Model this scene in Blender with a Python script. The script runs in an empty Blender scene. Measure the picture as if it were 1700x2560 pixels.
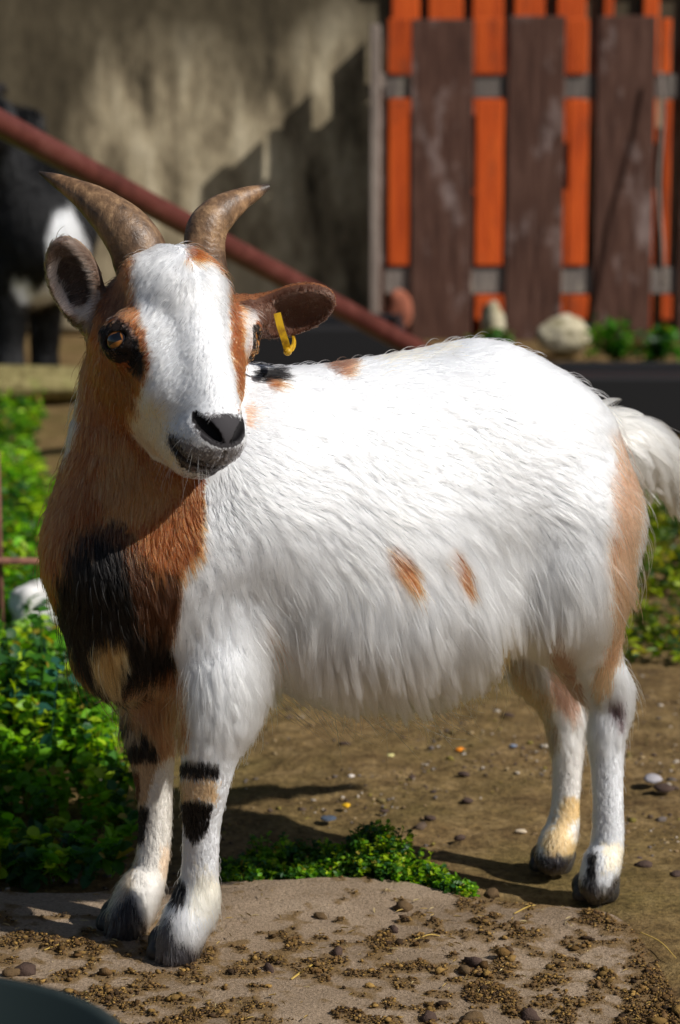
import bpy, math, random
import numpy as np
from mathutils import Vector, Matrix, kdtree
sc = bpy.context.scene
COL = sc.collection
rng = np.random.default_rng(7)
random.seed(7)

# ------------------------------------------------------------------ camera, sky, sun
FPX = 6020.0; CAM_H = 0.9
_t = 1130.0 / FPX
CP = 1 / math.sqrt(1 + _t * _t); SP = _t * CP
cam = bpy.data.cameras.new('camera'); cam_o = bpy.data.objects.new('camera', cam); COL.objects.link(cam_o)
cam.sensor_fit = 'HORIZONTAL'; cam.sensor_width = 24.0; cam.lens = FPX / 1700 * 24
cam.clip_end = 200; cam.clip_start = 0.05
cam_o.location = (0, 0, CAM_H)
cam_o.rotation_euler = (math.pi / 2 - math.atan(_t), 0, 0)
cam.dof.use_dof = True; cam.dof.focus_distance = 2.36; cam.dof.aperture_fstop = 6.3
sc.camera = cam_o
SUN_EL, SUN_AZ = math.radians(40), math.radians(-26)      # azimuth from +X, towards the camera
to_sun = Vector((math.cos(SUN_EL) * math.cos(SUN_AZ), math.cos(SUN_EL) * math.sin(SUN_AZ), math.sin(SUN_EL)))
sun = bpy.data.lights.new('sun', 'SUN'); sun.energy = 5.0; sun.angle = math.radians(0.53); sun.color = (1, .96, .90)
sun_o = bpy.data.objects.new('sun', sun); COL.objects.link(sun_o)
sun_o.rotation_euler = to_sun.to_track_quat('Z', 'Y').to_euler(); sun_o.location = to_sun * 20
world = bpy.data.worlds.new('World'); sc.world = world; world.use_nodes = True
wn = world.node_tree.nodes; sky = wn.new('ShaderNodeTexSky'); sky.sky_type = 'NISHITA'; sky.sun_disc = False
sky.sun_elevation = SUN_EL; sky.sun_rotation = math.atan2(to_sun.x, to_sun.y)
world.node_tree.links.new(sky.outputs[0], wn['Background'].inputs[0]); wn['Background'].inputs[1].default_value = 0.05
sc.view_settings.view_transform = 'Standard'; sc.view_settings.look = 'None'
sc.view_settings.exposure = 0.0; sc.view_settings.gamma = 1.0
cy = sc.cycles
cy.max_bounces = 14; cy.diffuse_bounces = 3; cy.glossy_bounces = 4; cy.transmission_bounces = 14; cy.transparent_max_bounces = 8
cy.use_denoising = True
try: cy.sample_clamp_indirect = 4.0
except Exception: pass
sc.render.film_transparent = False

def W(px, py, Y):                      # source-photo pixel at world depth Y -> world point
    x = (px - 850) / FPX; y = (1280 - py) / FPX
    d = np.array([x, y * SP + CP, y * CP - SP]); return np.array([0, 0, CAM_H]) + d * (Y / d[1])
def G(px, py, z=0.0):                  # pixel on the ground plane
    x = (px - 850) / FPX; y = (1280 - py) / FPX
    d = np.array([x, y * SP + CP, y * CP - SP]); return np.array([0, 0, CAM_H]) + d * ((z - CAM_H) / d[2])
def PX(p):
    p = np.asarray(p, float) - [0, 0, CAM_H]
    zc = p[..., 1] * CP - p[..., 2] * SP; yc = p[..., 1] * SP + p[..., 2] * CP
    return np.stack([850 + FPX * p[..., 0] / zc, 1280 - FPX * yc / zc], -1)

# ------------------------------------------------------------------ naming helpers
def tag(o, label=None, cat=None, group=None, kind=None):
    if label: o['label'] = label
    if cat: o['category'] = cat
    if group: o['group'] = group
    if kind: o['kind'] = kind
    return o
def empty(name, loc=(0, 0, 0)):
    o = bpy.data.objects.new(name, None); o.location = loc; o.empty_display_size = .05; COL.objects.link(o); return o
def world_of(o):
    m = o.matrix_basis.copy()
    return world_of(o.parent) @ o.matrix_parent_inverse @ m if o.parent else m
def mesh_obj(name, V, Fc, mat=None, parent=None, smooth=True):
    me = bpy.data.meshes.new(name)
    V = np.asarray(V, np.float32)
    if isinstance(Fc, np.ndarray):
        n = len(Fc); k = Fc.shape[1]
        me.vertices.add(len(V)); me.vertices.foreach_set('co', V.ravel())
        me.loops.add(n * k); me.loops.foreach_set('vertex_index', Fc.astype(np.int32).ravel())
        me.polygons.add(n); me.polygons.foreach_set('loop_start', np.arange(0, n * k, k, dtype=np.int32))
        me.update(calc_edges=True)
    else:
        me.from_pydata([tuple(map(float, v)) for v in V], [], [tuple(int(i) for i in f) for f in Fc]); me.update()
    me.validate()
    if smooth: me.polygons.foreach_set('use_smooth', np.ones(len(me.polygons), bool))
    if mat: me.materials.append(mat)
    o = bpy.data.objects.new(name, me); COL.objects.link(o)
    if parent is not None:
        o.parent = parent; o.matrix_parent_inverse = world_of(parent).inverted()
    return o

# ------------------------------------------------------------------ value noise (numpy)
_tab = np.random.default_rng(3).random((64, 64, 64)).astype(np.float32)
def vnoise(p, scale=1.0, seed=0):
    q = np.asarray(p, float) * scale + seed * 17.31
    i = np.floor(q).astype(int); f = q - i; f = f * f * (3 - 2 * f)
    r = 0
    for dx in (0, 1):
        for dy in (0, 1):
            for dz in (0, 1):
                w = (f[..., 0] if dx else 1 - f[..., 0]) * (f[..., 1] if dy else 1 - f[..., 1]) * (f[..., 2] if dz else 1 - f[..., 2])
                r = r + w * _tab[(i[..., 0] + dx) & 63, (i[..., 1] + dy) & 63, (i[..., 2] + dz) & 63]
    return r * 2 - 1
def fbm(p, scale, octv=3, seed=0):
    r = 0; a = 1; t = 0
    for o in range(octv):
        r = r + a * vnoise(p, scale * 2 ** o, seed + o); t += a; a *= .5
    return r / t

# ------------------------------------------------------------------ implicit surfaces
def unit(v): v = np.asarray(v, float); return v / np.linalg.norm(v)
class Ell:
    def __init__(s, c, r, ax=None): s.c = np.asarray(c, float); s.r = np.asarray(r, float); s.ax = np.eye(3) if ax is None else np.asarray(ax, float); s.R = max(s.r)
    def box(s, m): return s.c - s.R - m, s.c + s.R + m
    def d(s, X, Y, Z):
        a = [((X - s.c[0]) * s.ax[i, 0] + (Y - s.c[1]) * s.ax[i, 1] + (Z - s.c[2]) * s.ax[i, 2]) for i in range(3)]
        k0 = np.sqrt(sum((a[i] / s.r[i]) ** 2 for i in range(3))) + 1e-9
        k1 = np.sqrt(sum((a[i] / s.r[i] ** 2) ** 2 for i in range(3))) + 1e-9
        return k0 * (k0 - 1) / k1
class Cone:
    def __init__(s, a, b, ra, rb): s.a = np.asarray(a, float); s.b = np.asarray(b, float); s.ra = ra; s.rb = rb
    def box(s, m):
        R = max(s.ra, s.rb) + m; return np.minimum(s.a, s.b) - R, np.maximum(s.a, s.b) + R
    def d(s, X, Y, Z):
        ab = s.b - s.a; L2 = (ab ** 2).sum()
        h = np.clip(((X - s.a[0]) * ab[0] + (Y - s.a[1]) * ab[1] + (Z - s.a[2]) * ab[2]) / L2, 0, 1)
        dx = X - s.a[0] - h * ab[0]; dy = Y - s.a[1] - h * ab[1]; dz = Z - s.a[2] - h * ab[2]
        return np.sqrt(dx * dx + dy * dy + dz * dz) - (s.ra + (s.rb - s.ra) * h)
class Chain:                                   # limb: cones joined end to end, interpolated radius
    def __init__(s, pts, cl=.0): s.seg = [Cone(a[0], b[0], a[1], b[1]) for a, b in zip(pts[:-1], pts[1:])]
    def box(s, m):
        b = [q.box(m) for q in s.seg]; return np.min([x[0] for x in b], 0), np.max([x[1] for x in b], 0)
    def d(s, X, Y, Z):
        r = None
        for q in s.seg:
            e = q.d(X, Y, Z); r = e if r is None else np.minimum(r, e)
        return r
def spline(pts, n):                            # Catmull-Rom through rows
    P = np.asarray(pts, float); P = np.vstack([2 * P[0] - P[1], P, 2 * P[-1] - P[-2]]); out = []
    for i in range(1, len(P) - 2):
        for t in np.linspace(0, 1, n, endpoint=False):
            a, b, c, d = P[i - 1:i + 3]
            out.append(.5 * (2 * b + (c - a) * t + (2 * a - 5 * b + 4 * c - d) * t * t + (3 * b - a - 3 * c + d) * t ** 3))
    out.append(P[-2]); return np.array(out)
BIG = 0.06
def smin(a, b, k):
    h = np.maximum(k - np.abs(a - b), 0) / k
    return np.minimum(a, b) - h * h * k * .25
def field(prims, gx, gy, gz):
    """prims: list of (shape, k, op) op +1 union / -1 cut, evaluated on a rectilinear grid"""
    D = np.full((len(gx), len(gy), len(gz)), BIG, np.float32)
    for P, k, op in prims:
        lo, hi = P.box(BIG if op > 0 else max(k, .004) * 1.1)
        i0, i1 = np.searchsorted(gx, lo[0]), np.searchsorted(gx, hi[0]); j0, j1 = np.searchsorted(gy, lo[1]), np.searchsorted(gy, hi[1]); k0, k1 = np.searchsorted(gz, lo[2]), np.searchsorted(gz, hi[2])
        if i1 <= i0 or j1 <= j0 or k1 <= k0: continue
        X = gx[i0:i1, None, None]; Y = gy[None, j0:j1, None]; Z = gz[None, None, k0:k1]
        d = P.d(X, Y, Z).astype(np.float32); S = D[i0:i1, j0:j1, k0:k1]
        D[i0:i1, j0:j1, k0:k1] = smin(S, d, k) if op > 0 else -smin(-S, d, k)
    return D
def at_points(prims, P):
    D = np.full(len(P), BIG * 3)
    for S, k, op in prims:
        d = S.d(P[:, 0], P[:, 1], P[:, 2]); D = smin(D, d, k) if op > 0 else -smin(-D, d, k)
    return D
def surface_nets(D, gx, gy, gz):
    S = D < 0
    c = S[:-1, :-1, :-1].astype(np.int8)
    tot = np.zeros_like(c)
    for a in (0, 1):
        for b in (0, 1):
            for e in (0, 1):
                tot += S[a:S.shape[0] - 1 + a, b:S.shape[1] - 1 + b, e:S.shape[2] - 1 + e]
    act = (tot > 0) & (tot < 8)
    I, J, K = np.nonzero(act); idx = -np.ones(act.shape, np.int64); idx[I, J, K] = np.arange(len(I))
    acc = np.zeros((len(I), 3)); cnt = np.zeros(len(I)); g = (gx, gy, gz)
    for ax in range(3):
        o = [a for a in range(3) if a != ax]
        for b in (0, 1):
            for e in (0, 1):
                p = [I.copy(), J.copy(), K.copy()]; p[o[0]] = p[o[0]] + b; p[o[1]] = p[o[1]] + e
                q = [x.copy() for x in p]; q[ax] = q[ax] + 1
                d0 = D[p[0], p[1], p[2]].astype(float); d1 = D[q[0], q[1], q[2]].astype(float)
                m = (d0 < 0) != (d1 < 0); t = np.where(m, d0 / np.where(m, d0 - d1, 1), 0)
                pos = np.stack([g[0][p[0]], g[1][p[1]], g[2][p[2]]], 1); pos[:, ax] += t * (g[ax][q[ax]] - g[ax][p[ax]])
                acc[m] += pos[m]; cnt[m] += 1
    V = acc / cnt[:, None]; Q = []
    for ax in range(3):
        b, e = [(1, 2), (2, 0), (0, 1)][ax]
        sl0 = [slice(None)] * 3; sl1 = [slice(None)] * 3; sl0[ax] = slice(0, -1); sl1[ax] = slice(1, None)
        A = S[tuple(sl0)]; B = S[tuple(sl1)]
        for s in (True, False):
            m = (A == s) & (B != s); ii = list(np.nonzero(m))
            ok = (ii[b] > 0) & (ii[e] > 0) & (ii[b] < D.shape[b] - 1) & (ii[e] < D.shape[e] - 1)
            ii = [x[ok] for x in ii]
            def cell(db, de):
                c = [x.copy() for x in ii]; c[b] -= db; c[e] -= de; return idx[c[0], c[1], c[2]]
            q = np.stack([cell(1, 1), cell(0, 1), cell(0, 0), cell(1, 0)], 1)
            if not s: q = q[:, ::-1]
            Q.append(q)
    return V, np.concatenate(Q)
def solid(name, prims, lo, hi, step, mat, parent=None):
    gs = [np.arange(lo[i], hi[i] + step, step) for i in range(3)]
    V, Q = surface_nets(field(prims, *gs), *gs); return mesh_obj(name, V, Q, mat, parent)

# ------------------------------------------------------------------ materials
def new_mat(name, base=(.5, .5, .5), rough=.8, spec=.3):
    m = bpy.data.materials.new(name); m.use_nodes = True; b = m.node_tree.nodes['Principled BSDF']
    b.inputs['Base Color'].default_value = (*base, 1); b.inputs['Roughness'].default_value = rough; b.inputs['Specular IOR Level'].default_value = spec
    return m, m.node_tree, b
def N(nt, typ, **kw):
    n = nt.nodes.new(typ)
    for k, v in kw.items():
        if k in n.inputs.keys() if hasattr(n.inputs, 'keys') else False: n.inputs[k].default_value = v
        else: setattr(n, k, v)
    return n
def ramp(nt, fac, stops):
    r = nt.nodes.new('ShaderNodeValToRGB'); e = r.color_ramp.elements
    while len(e) > 1: e.remove(e[0])
    e[0].position = stops[0][0]; e[0].color = (*stops[0][1], 1)
    for p, c in stops[1:]:
        x = e.new(p); x.color = (*c, 1)
    nt.links.new(fac, r.inputs[0]); return r.outputs[0]
def noise(nt, scale, detail=4, rough=.55, vec=None, stretch=None, coord='Object'):
    tc = nt.nodes.new('ShaderNodeTexCoord'); v = tc.outputs[coord] if vec is None else vec
    if stretch:
        mp = nt.nodes.new('ShaderNodeMapping'); mp.inputs['Scale'].default_value = stretch; nt.links.new(v, mp.inputs[0]); v = mp.outputs[0]
    n = nt.nodes.new('ShaderNodeTexNoise'); n.inputs['Scale'].default_value = scale; n.inputs['Detail'].default_value = detail; n.inputs['Roughness'].default_value = rough
    nt.links.new(v, n.inputs['Vector']); return n.outputs['Fac']
def mixc(nt, fac, a, b, mode='MIX'):
    m = nt.nodes.new('ShaderNodeMix'); m.data_type = 'RGBA'; m.blend_type = mode
    for s, v in ((m.inputs['Factor'], fac), (m.inputs[6], a), (m.inputs[7], b)):
        if isinstance(v, bpy.types.NodeSocket): nt.links.new(v, s)
        elif isinstance(v, (int, float)): s.default_value = v
        else: s.default_value = (*v, 1)
    return m.outputs[2]
def bump(nt, bsdf, h, strength=.4, dist=.01):
    b = nt.nodes.new('ShaderNodeBump'); b.inputs['Strength'].default_value = strength; b.inputs['Distance'].default_value = dist
    nt.links.new(h, b.inputs['Height']); nt.links.new(b.outputs[0], bsdf.inputs['Normal'])
def attr_mat(name, attr, rough=.9, spec=.15):
    m, nt, b = new_mat(name, rough=rough, spec=spec); a = nt.nodes.new('ShaderNodeAttribute'); a.attribute_name = attr
    nt.links.new(a.outputs['Color'], b.inputs['Base Color']); return m
def hair_mat(name, attr='tint', rough=.35):
    m = bpy.data.materials.new(name); m.use_nodes = True; nt = m.node_tree; nt.nodes.clear()
    out = nt.nodes.new('ShaderNodeOutputMaterial'); h = nt.nodes.new('ShaderNodeBsdfHairPrincipled')
    h.model = 'CHIANG'; h.parametrization = 'COLOR'; h.inputs['Roughness'].default_value = rough; h.inputs['Radial Roughness'].default_value = .6; h.inputs['IOR'].default_value = 1.38
    a = nt.nodes.new('ShaderNodeAttribute'); a.attribute_name = attr
    nt.links.new(a.outputs['Color'], h.inputs['Color']); nt.links.new(h.outputs[0], out.inputs[0]); return m

# ================================================================== THE GOAT
RM = np.array([.26, 2.575, 0.0]); AX = np.array([-.917, -.397, 0.0]); LT = np.array([.397, -.917, 0.0]); UP = np.array([0, 0, 1.0])
def L(u, v, z): return RM + AX * u + LT * v + UP * z          # body frame: forward, towards its left flank, up
BX = np.array([AX, LT, UP])
HO = W(458, 850, 2.33)
c_r, c_u, c_b = np.array([1., 0, 0]), np.array([0, SP, CP]), np.array([0, -CP, SP])
HF = unit(.242 * c_r - .90 * c_u + .355 * c_b)               # head: along the nose
HN = unit(.47 * c_r + .41 * c_u + .78 * c_b)               # out of the face
HN = unit(HN - HF * HN.dot(HF)); HR = unit(np.cross(HN, HF)); HR = HR if HR[0] > 0 else -HR    # towards its left side
HX = np.array([HF, HN, HR])
def Hd(s, n, r): return HO + HF * s + HN * n + HR * r

trunk = [
 (Ell(L(.245, 0, .425), (.20, .118, .140), BX), .05, 1),
 (Ell(L(.092, 0, .482), (.115, .098, .105), BX), .06, 1),
 (Cone(L(.135, 0, .528), L(.36, 0, .512), .072, .068), .06, 1),
 (Ell(L(.405, 0, .455), (.110, .095, .125), BX), .06, 1),
 (Ell(L(.475, 0, .395), (.070, .075, .095), BX), .05, 1),
 (Ell(L(.235, 0, .345), (.175, .112, .085), BX), .055, 1),
 (Ell(L(.225, 0, .330), (.13, .10, .060), BX), .05, 1),
 (Ell(L(.045, .035, .42), (.070, .062, .12), BX), .05, 1),
 (Ell(L(.045, -.035, .42), (.070, .062, .12), BX), .05, 1),
 (Cone(W(280, 1410, 2.37), W(298, 1590, 2.38), .058, .050), .05, 1),
]
neck = [
 (Chain([(W(325, 1330, 2.41), .080), (W(350, 1100, 2.41), .070), (W(370, 960, 2.41), .062), (W(420, 850, 2.40), .06)]), .05, 1),
]
def chain(pts, k):
    P = spline([(*W(*a[:3]), a[3]) for a in pts], 5)
    return [(Chain([(q[:3], q[3]) for q in P]), k, 1)]
leg_fn = chain([(548, 1560, 2.375, .050), (548, 1740, 2.345, .042), (528, 1870, 2.33, .029), (512, 1960, 2.33, .0245), (504, 2060, 2.335, .019), (499, 2180, 2.34, .0185), (490, 2250, 2.34, .0235), (464, 2310, 2.33, .0235), (446, 2365, 2.325, .021)], .03)
leg_ff = chain([(400, 1600, 2.44, .045), (385, 1750, 2.435, .034), (380, 1860, 2.43, .025), (384, 1950, 2.43, .020), (388, 2060, 2.43, .0168), (376, 2170, 2.425, .018), (350, 2225, 2.415, .022), (328, 2275, 2.405, .022), (318, 2305, 2.40, .020)], .03)
leg_rn = chain([(1435, 1300, 2.52, .068), (1420, 1480, 2.505, .060), (1468, 1630, 2.55, .036), (1520, 1735, 2.565, .0245), (1517, 1850, 2.555, .0185), (1520, 2000, 2.545, .0165), (1518, 2110, 2.54, .018), (1504, 2160, 2.53, .021), (1494, 2200, 2.525, .02)], .035)
leg_rf = chain([(1350, 1450, 2.66, .055), (1335, 1610, 2.65, .040), (1380, 1720, 2.65, .025), (1410, 1790, 2.65, .021), (1418, 1880, 2.64, .0175), (1415, 1990, 2.635, .0155), (1408, 2060, 2.63, .018), (1392, 2110, 2.62, .021), (1382, 2140, 2.615, .02)], .035)
tail = [(Chain([(W(1495, 1085, 2.66), .024), (W(1570, 1090, 2.69), .020), (W(1640, 1130, 2.72), .014), (W(1690, 1220, 2.75), .007)]), .04, 1)]
EYE = {1: Hd(.0, .002, .0625), -1: Hd(.0, .002, -.0625)}; ER = .0165
GAZE = {s: unit(HR * s * .83 + HN * .50 + HF * .10) for s in (1, -1)}
head = [
 (Ell(Hd(-.026, -.030, 0), (.052, .060, .056), HX), .03, 1),
 (Ell(Hd(-.029, .014, 0), (.046, .034, .046), HX), .03, 1),
 (Ell(Hd(-.03, -.022, .046), (.036, .032, .028), HX), .03, 1),
 (Ell(Hd(-.03, -.022, -.044), (.036, .032, .028), HX), .03, 1),
 (Ell(Hd(-.020, -.018, .034), (.038, .036, .034), HX), .03, 1),
 (Ell(Hd(-.020, -.018, -.034), (.038, .036, .034), HX), .03, 1),
 (Chain([(Hd(-.01, -.015, 0), .050), (Hd(.045, -.008, 0), .044), (Hd(.095, .002, 0), .034)]), .03, 1),
 (Chain([(Hd(-.03, .022, 0), .027), (Hd(.04, .026, 0), .023), (Hd(.10, .024, 0), .020)]), .02, 1),
 (Chain([(Hd(.0, .000, .042), .024), (Hd(.05, -.006, .030), .022)]), .02, 1),
 (Chain([(Hd(.0, .000, -.042), .024), (Hd(.05, -.006, -.030), .022)]), .02, 1),
 (Ell(Hd(.104, .024, 0), (.0205, .0200, .0275), HX), .010, 1),
 (Ell(Hd(.108, .010, 0), (.032, .021, .0345), HX), .010, 1),
 (Ell(Hd(.088, .000, 0), (.035, .026, .038), HX), .014, 1),
 (Chain([(Hd(-.01, -.070, .014), .030), (Hd(.05, -.045, .012), .027), (Hd(.105, -.022, .0), .022)]), .03, 1),
 (Chain([(Hd(-.01, -.070, -.014), .030), (Hd(.05, -.045, -.012), .027), (Hd(.105, -.022, .0), .022)]), .03, 1),
 (Ell(Hd(.118, -.017, 0), (.027, .0190, .0275), HX), .008, 1),
 (Ell(Hd(-.005, -.045, .025), (.05, .042, .030), HX), .03, 1),
 (Ell(Hd(-.005, -.045, -.025), (.05, .042, .030), HX), .03, 1),
 (Cone(Hd(-.035, -.06, 0), W(390, 950, 2.41), .045, .055), .04, 1),
]
EYE = {1: Hd(.0, .002, .0625), -1: Hd(.0, .002, -.0625)}; ER = .0165
GAZE = {s: unit(HR * s * .83 + HN * .50 + HF * .10) for s in (1, -1)}
head = [
 (Ell(Hd(-.040, -.030, 0), (.058, .060, .053), HX), .03, 1),
 (Ell(Hd(-.045, .016, 0), (.046, .034, .044), HX), .03, 1),
 (Chain([(Hd(-.01, -.015, 0), .050), (Hd(.045, -.008, 0), .043), (Hd(.095, .002, 0), .033)]), .03, 1),
 (Chain([(Hd(-.03, .024, 0), .027), (Hd(.04, .026, 0), .023), (Hd(.10, .022, 0), .020)]), .02, 1),
 (Chain([(Hd(.0, .004, .040), .024), (Hd(.05, -.004, .028), .022)]), .02, 1),
 (Chain([(Hd(.0, .004, -.040), .024), (Hd(.05, -.004, -.028), .022)]), .02, 1),
 (Ell(Hd(.112, .017, 0), (.022, .0200, .0270), HX), .012, 1),
 (Ell(Hd(.110, .000, 0), (.027, .022, .0335), HX), .014, 1),
 (Chain([(Hd(-.01, -.070, .014), .030), (Hd(.05, -.050, .012), .026), (Hd(.098, -.030, .0), .021)]), .03, 1),
 (Chain([(Hd(-.01, -.070, -.014), .030), (Hd(.05, -.050, -.012), .026), (Hd(.098, -.030, .0), .021)]), .03, 1),
 (Ell(Hd(.109, -.030, 0), (.024, .016, .025), HX), .008, 1),
 (Ell(Hd(-.005, -.045, .025), (.05, .042, .030), HX), .03, 1),
 (Ell(Hd(-.005, -.045, -.025), (.05, .042, .030), HX), .03, 1),
 (Cone(Hd(-.04, -.06, 0), W(390, 950, 2.41), .045, .055), .04, 1),
]
EYE = {1: Hd(.001, .001, .0680), -1: Hd(.001, -.003, -.0655)}; ER = .0150
GAZE = {s: unit(HR * s * .84 + HN * .52 + HF * .08) for s in (1, -1)}
for s in (1, -1):
    g = GAZE[s]; e = EYE[s]
    up = unit(-HF - g * np.dot(-HF, g)); sd = np.cross(g, up)
    AXE = np.array([g, up, sd])
    head += [(Ell(e - g * .0048 , (.0195, .0195, .022), AXE), .018, 1),
             (Ell(e - HF * .013 - g * .0085, (.018, .011, .021), AXE), .014, 1),          # brow
             (Ell(e + g * .016 - up * .0008, (.014, .0066, .0132), AXE), .003, -1),          # lid opening
             (Ell(e, (ER - .0006,) * 3, AXE), .001, -1)]
    # tear pit in front of the eye
    head += [(Cone(e + HF * .022 + g * .010 - HR * s * .004, e + HF * .034 + g * .006 - HR * s * .008, .003, .002), .012, -1)]
# horns sit on small bosses
HB = {-1: Hd(-.064, .004, -.032), 1: Hd(-.064, .004, .030)}
head += [(Ell(HB[s], (.02, .022, .018), HX), .015, 1) for s in (1, -1)]
# nostrils, philtrum, mouth
cuts = []
for s in (1, -1):
    cuts += [(Chain([(Hd(.1245, .029, s * .0045), .0028), (Hd(.1185, .032, s * .012), .0050), (Hd(.108, .032, s * .0205), .0056), (Hd(.098, .030, s * .0260), .003)]), .003, -1)]
cuts += [(Chain([(Hd(.1275, .026, 0), .0010), (Hd(.1385, .016, 0), .0020), (Hd(.1405, .006, 0), .0018)]), .002, -1)]
mp = spline([(.142, .000, 0), (.137, -.002, .015), (.124, -.005, .029), (.108, -.009, .037), (.092, -.011, .043)], 3)
for s in (1, -1):
    cuts += [(Chain([(Hd(a[0], a[1], a[2] * s), .0026) for a in mp]), .003, -1)]
head += cuts
# ears : cupped shells
def ear(c, tipdir, wid, normal, la, lb, depth):
    t = unit(tipdir); n = unit(normal - t * np.dot(normal, t)); w = np.cross(n, t); A = np.array([t, w, n])
    return [(Ell(c, (la, lb, depth), A), .006, 1), (Ell(c + n * depth * .75, (la * .93, lb * .86, depth * 1.05), A), .004, -1)], A
er_c = W(188, 700, 2.37); er_t = W(158, 600, 2.365) - W(225, 800, 2.38)
earR, EAX_R = ear(er_c, er_t, 0, np.array([-.25, -1, .15]), .045, .0270, .018)
el_c = W(735, 773, 2.40); el_t = W(835, 735, 2.40) - W(640, 800, 2.41)
earL, EAX_L = ear(el_c, el_t, 0, np.array([.10, -1, -.45]), .0435, .0270, .017)
ears = earR + [(Cone(W(226, 778, 2.375), W(262, 805, 2.37), .015, .020), .02, 1)] + earL + [(Cone(W(672, 790, 2.41), W(610, 790, 2.39), .016, .022), .02, 1)]
allp = trunk + neck + leg_fn + leg_ff + leg_rn + leg_rf + tail + head + ears
def axis(lo, hi, a, b, fine, coarse):
    return np.concatenate([np.arange(lo, a, coarse), np.arange(a, b, fine), np.arange(b, hi, coarse)])
fi, co = .0018, .0045
gx = axis(-.36, .48, -.34, .01, fi, co); gy = axis(2.14, 2.92, 2.19, 2.46, fi, co); gz = axis(-.01, .80, .47, .74, fi, co)
D = field(allp, gx, gy, gz)
GV, GQ = surface_nets(D, gx, gy, gz)
del D
goat = tag(empty('goat', tuple(L(.25, 0, 0))), 'large white goat with brown and black neck, curved horns and yellow ear tag', 'goat')

# ---- horns: swept, ridged, flattened
def sweep(name, ctrl, mat, parent, n=90, m=28, flat=.8, ridge=.0010, twist=0.0, fn=None):
    P = spline(ctrl, max(2, n // (len(ctrl) - 1))); C = P[:, :3]; R = P[:, 3]
    T = np.gradient(C, axis=0); T /= np.linalg.norm(T, axis=1)[:, None]
    ref = HR.copy(); V = []
    for i in range(len(C)):
        a = unit(ref - T[i] * ref.dot(T[i])); b = np.cross(T[i], a); ref = a
        for k in range(m):
            th = 2 * math.pi * k / m
            r = R[i] * (1 + (0 if fn is None else fn(i / len(C), th)))
            V.append(C[i] + r * (a * math.cos(th) * flat + b * math.sin(th)))
    Fc = [(i * m + k, i * m + (k + 1) % m, (i + 1) * m + (k + 1) % m, (i + 1) * m + k) for i in range(len(C) - 1) for k in range(m)]
    V.append(C[-1]); V.append(C[0]); t = len(V) - 2; z = (len(C) - 1) * m
    Fc += [(z + k, z + (k + 1) % m, t) for k in range(m)] + [((k + 1) % m, k, t + 1) for k in range(m)]
    o = mesh_obj(name, V, Fc, mat, parent)
    # length coordinate for the ring pattern
    at = o.data.attributes.new('along', 'FLOAT', 'POINT'); along = np.repeat(np.linspace(0, 1, len(C)), m).tolist() + [1, 0]
    at.data.foreach_set('value', np.array(along, np.float32)); return o
m_horn, nt, b = new_mat('horn', (.2, .13, .09), .42, .45)
n1 = noise(nt, 70, 6, .7, stretch=(1, 1, .6)); n2 = noise(nt, 260, 3, .6)
a = nt.nodes.new('ShaderNodeAttribute'); a.attribute_name = 'along'
c1 = ramp(nt, n1, [(.32, (.07, .045, .030)), (.5, (.19, .125, .08)), (.68, (.40, .28, .18))])
c2 = ramp(nt, a.outputs['Fac'], [(.0, (.42, .36, .33)), (.35, (1, .9, .75)), (.8, (.9, .75, .6)), (.93, (.35, .36, .40)), (1, (.2, .22, .27))])
nt.links.new(mixc(nt, 1.0, c1, c2, 'MULTIPLY'), b.inputs['Base Color'])
mul = nt.nodes.new('ShaderNodeMath'); mul.operation = 'MULTIPLY'; mul.inputs[1].default_value = 130; nt.links.new(a.outputs['Fac'], mul.inputs[0])
ad = nt.nodes.new('ShaderNodeMath'); ad.operation = 'MULTIPLY_ADD'; ad.inputs[1].default_value = 30; nt.links.new(n1, ad.inputs[0]); nt.links.new(mul.outputs[0], ad.inputs[2])
sn = nt.nodes.new('ShaderNodeMath'); sn.operation = 'SINE'; nt.links.new(ad.outputs[0], sn.inputs[0])
ad2 = nt.nodes.new('ShaderNodeMath'); ad2.operation = 'ADD'; nt.links.new(sn.outputs[0], ad2.inputs[0])
m3 = nt.nodes.new('ShaderNodeMath'); m3.operation = 'MULTIPLY'; m3.inputs[1].default_value = 2.5; nt.links.new(n2, m3.inputs[0]); nt.links.new(m3.outputs[0], ad2.inputs[1])
bump(nt, b, ad2.outputs[0], .28, .0005)
def hf(t, th): return .05 * math.sin(th * 2 + 1) * (1 - t) + (.007 * math.sin(t * 62 + math.sin(th) * 2.5 + 3 * float(vnoise(np.array([t * 9, 1.0, 2.0]), 1)))) * (1 - t) + .03 * float(vnoise(np.array([t * 6, math.cos(th), math.sin(th)]), 1.7))
sweep('horn', [(*W(362, 680, 2.375), .0285), (*W(339, 612, 2.375), .0275), (*W(298, 558, 2.38), .0240), (*W(240, 509, 2.39), .0175), (*W(188, 476, 2.40), .0115), (*W(140, 450, 2.41), .0068), (*W(98, 431, 2.415), .0014)], m_horn, goat, flat=1.0, fn=hf)
sweep('horn', [(*W(518, 690, 2.40), .021), (*W(511, 620, 2.405), .0210), (*W(520, 568, 2.41), .0205), (*W(556, 528, 2.42), .0170), (*W(600, 500, 2.43), .0118), (*W(642, 480, 2.44), .0072), (*W(673, 466, 2.445), .0026)], m_horn, goat, flat=1.0, fn=hf)

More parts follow.
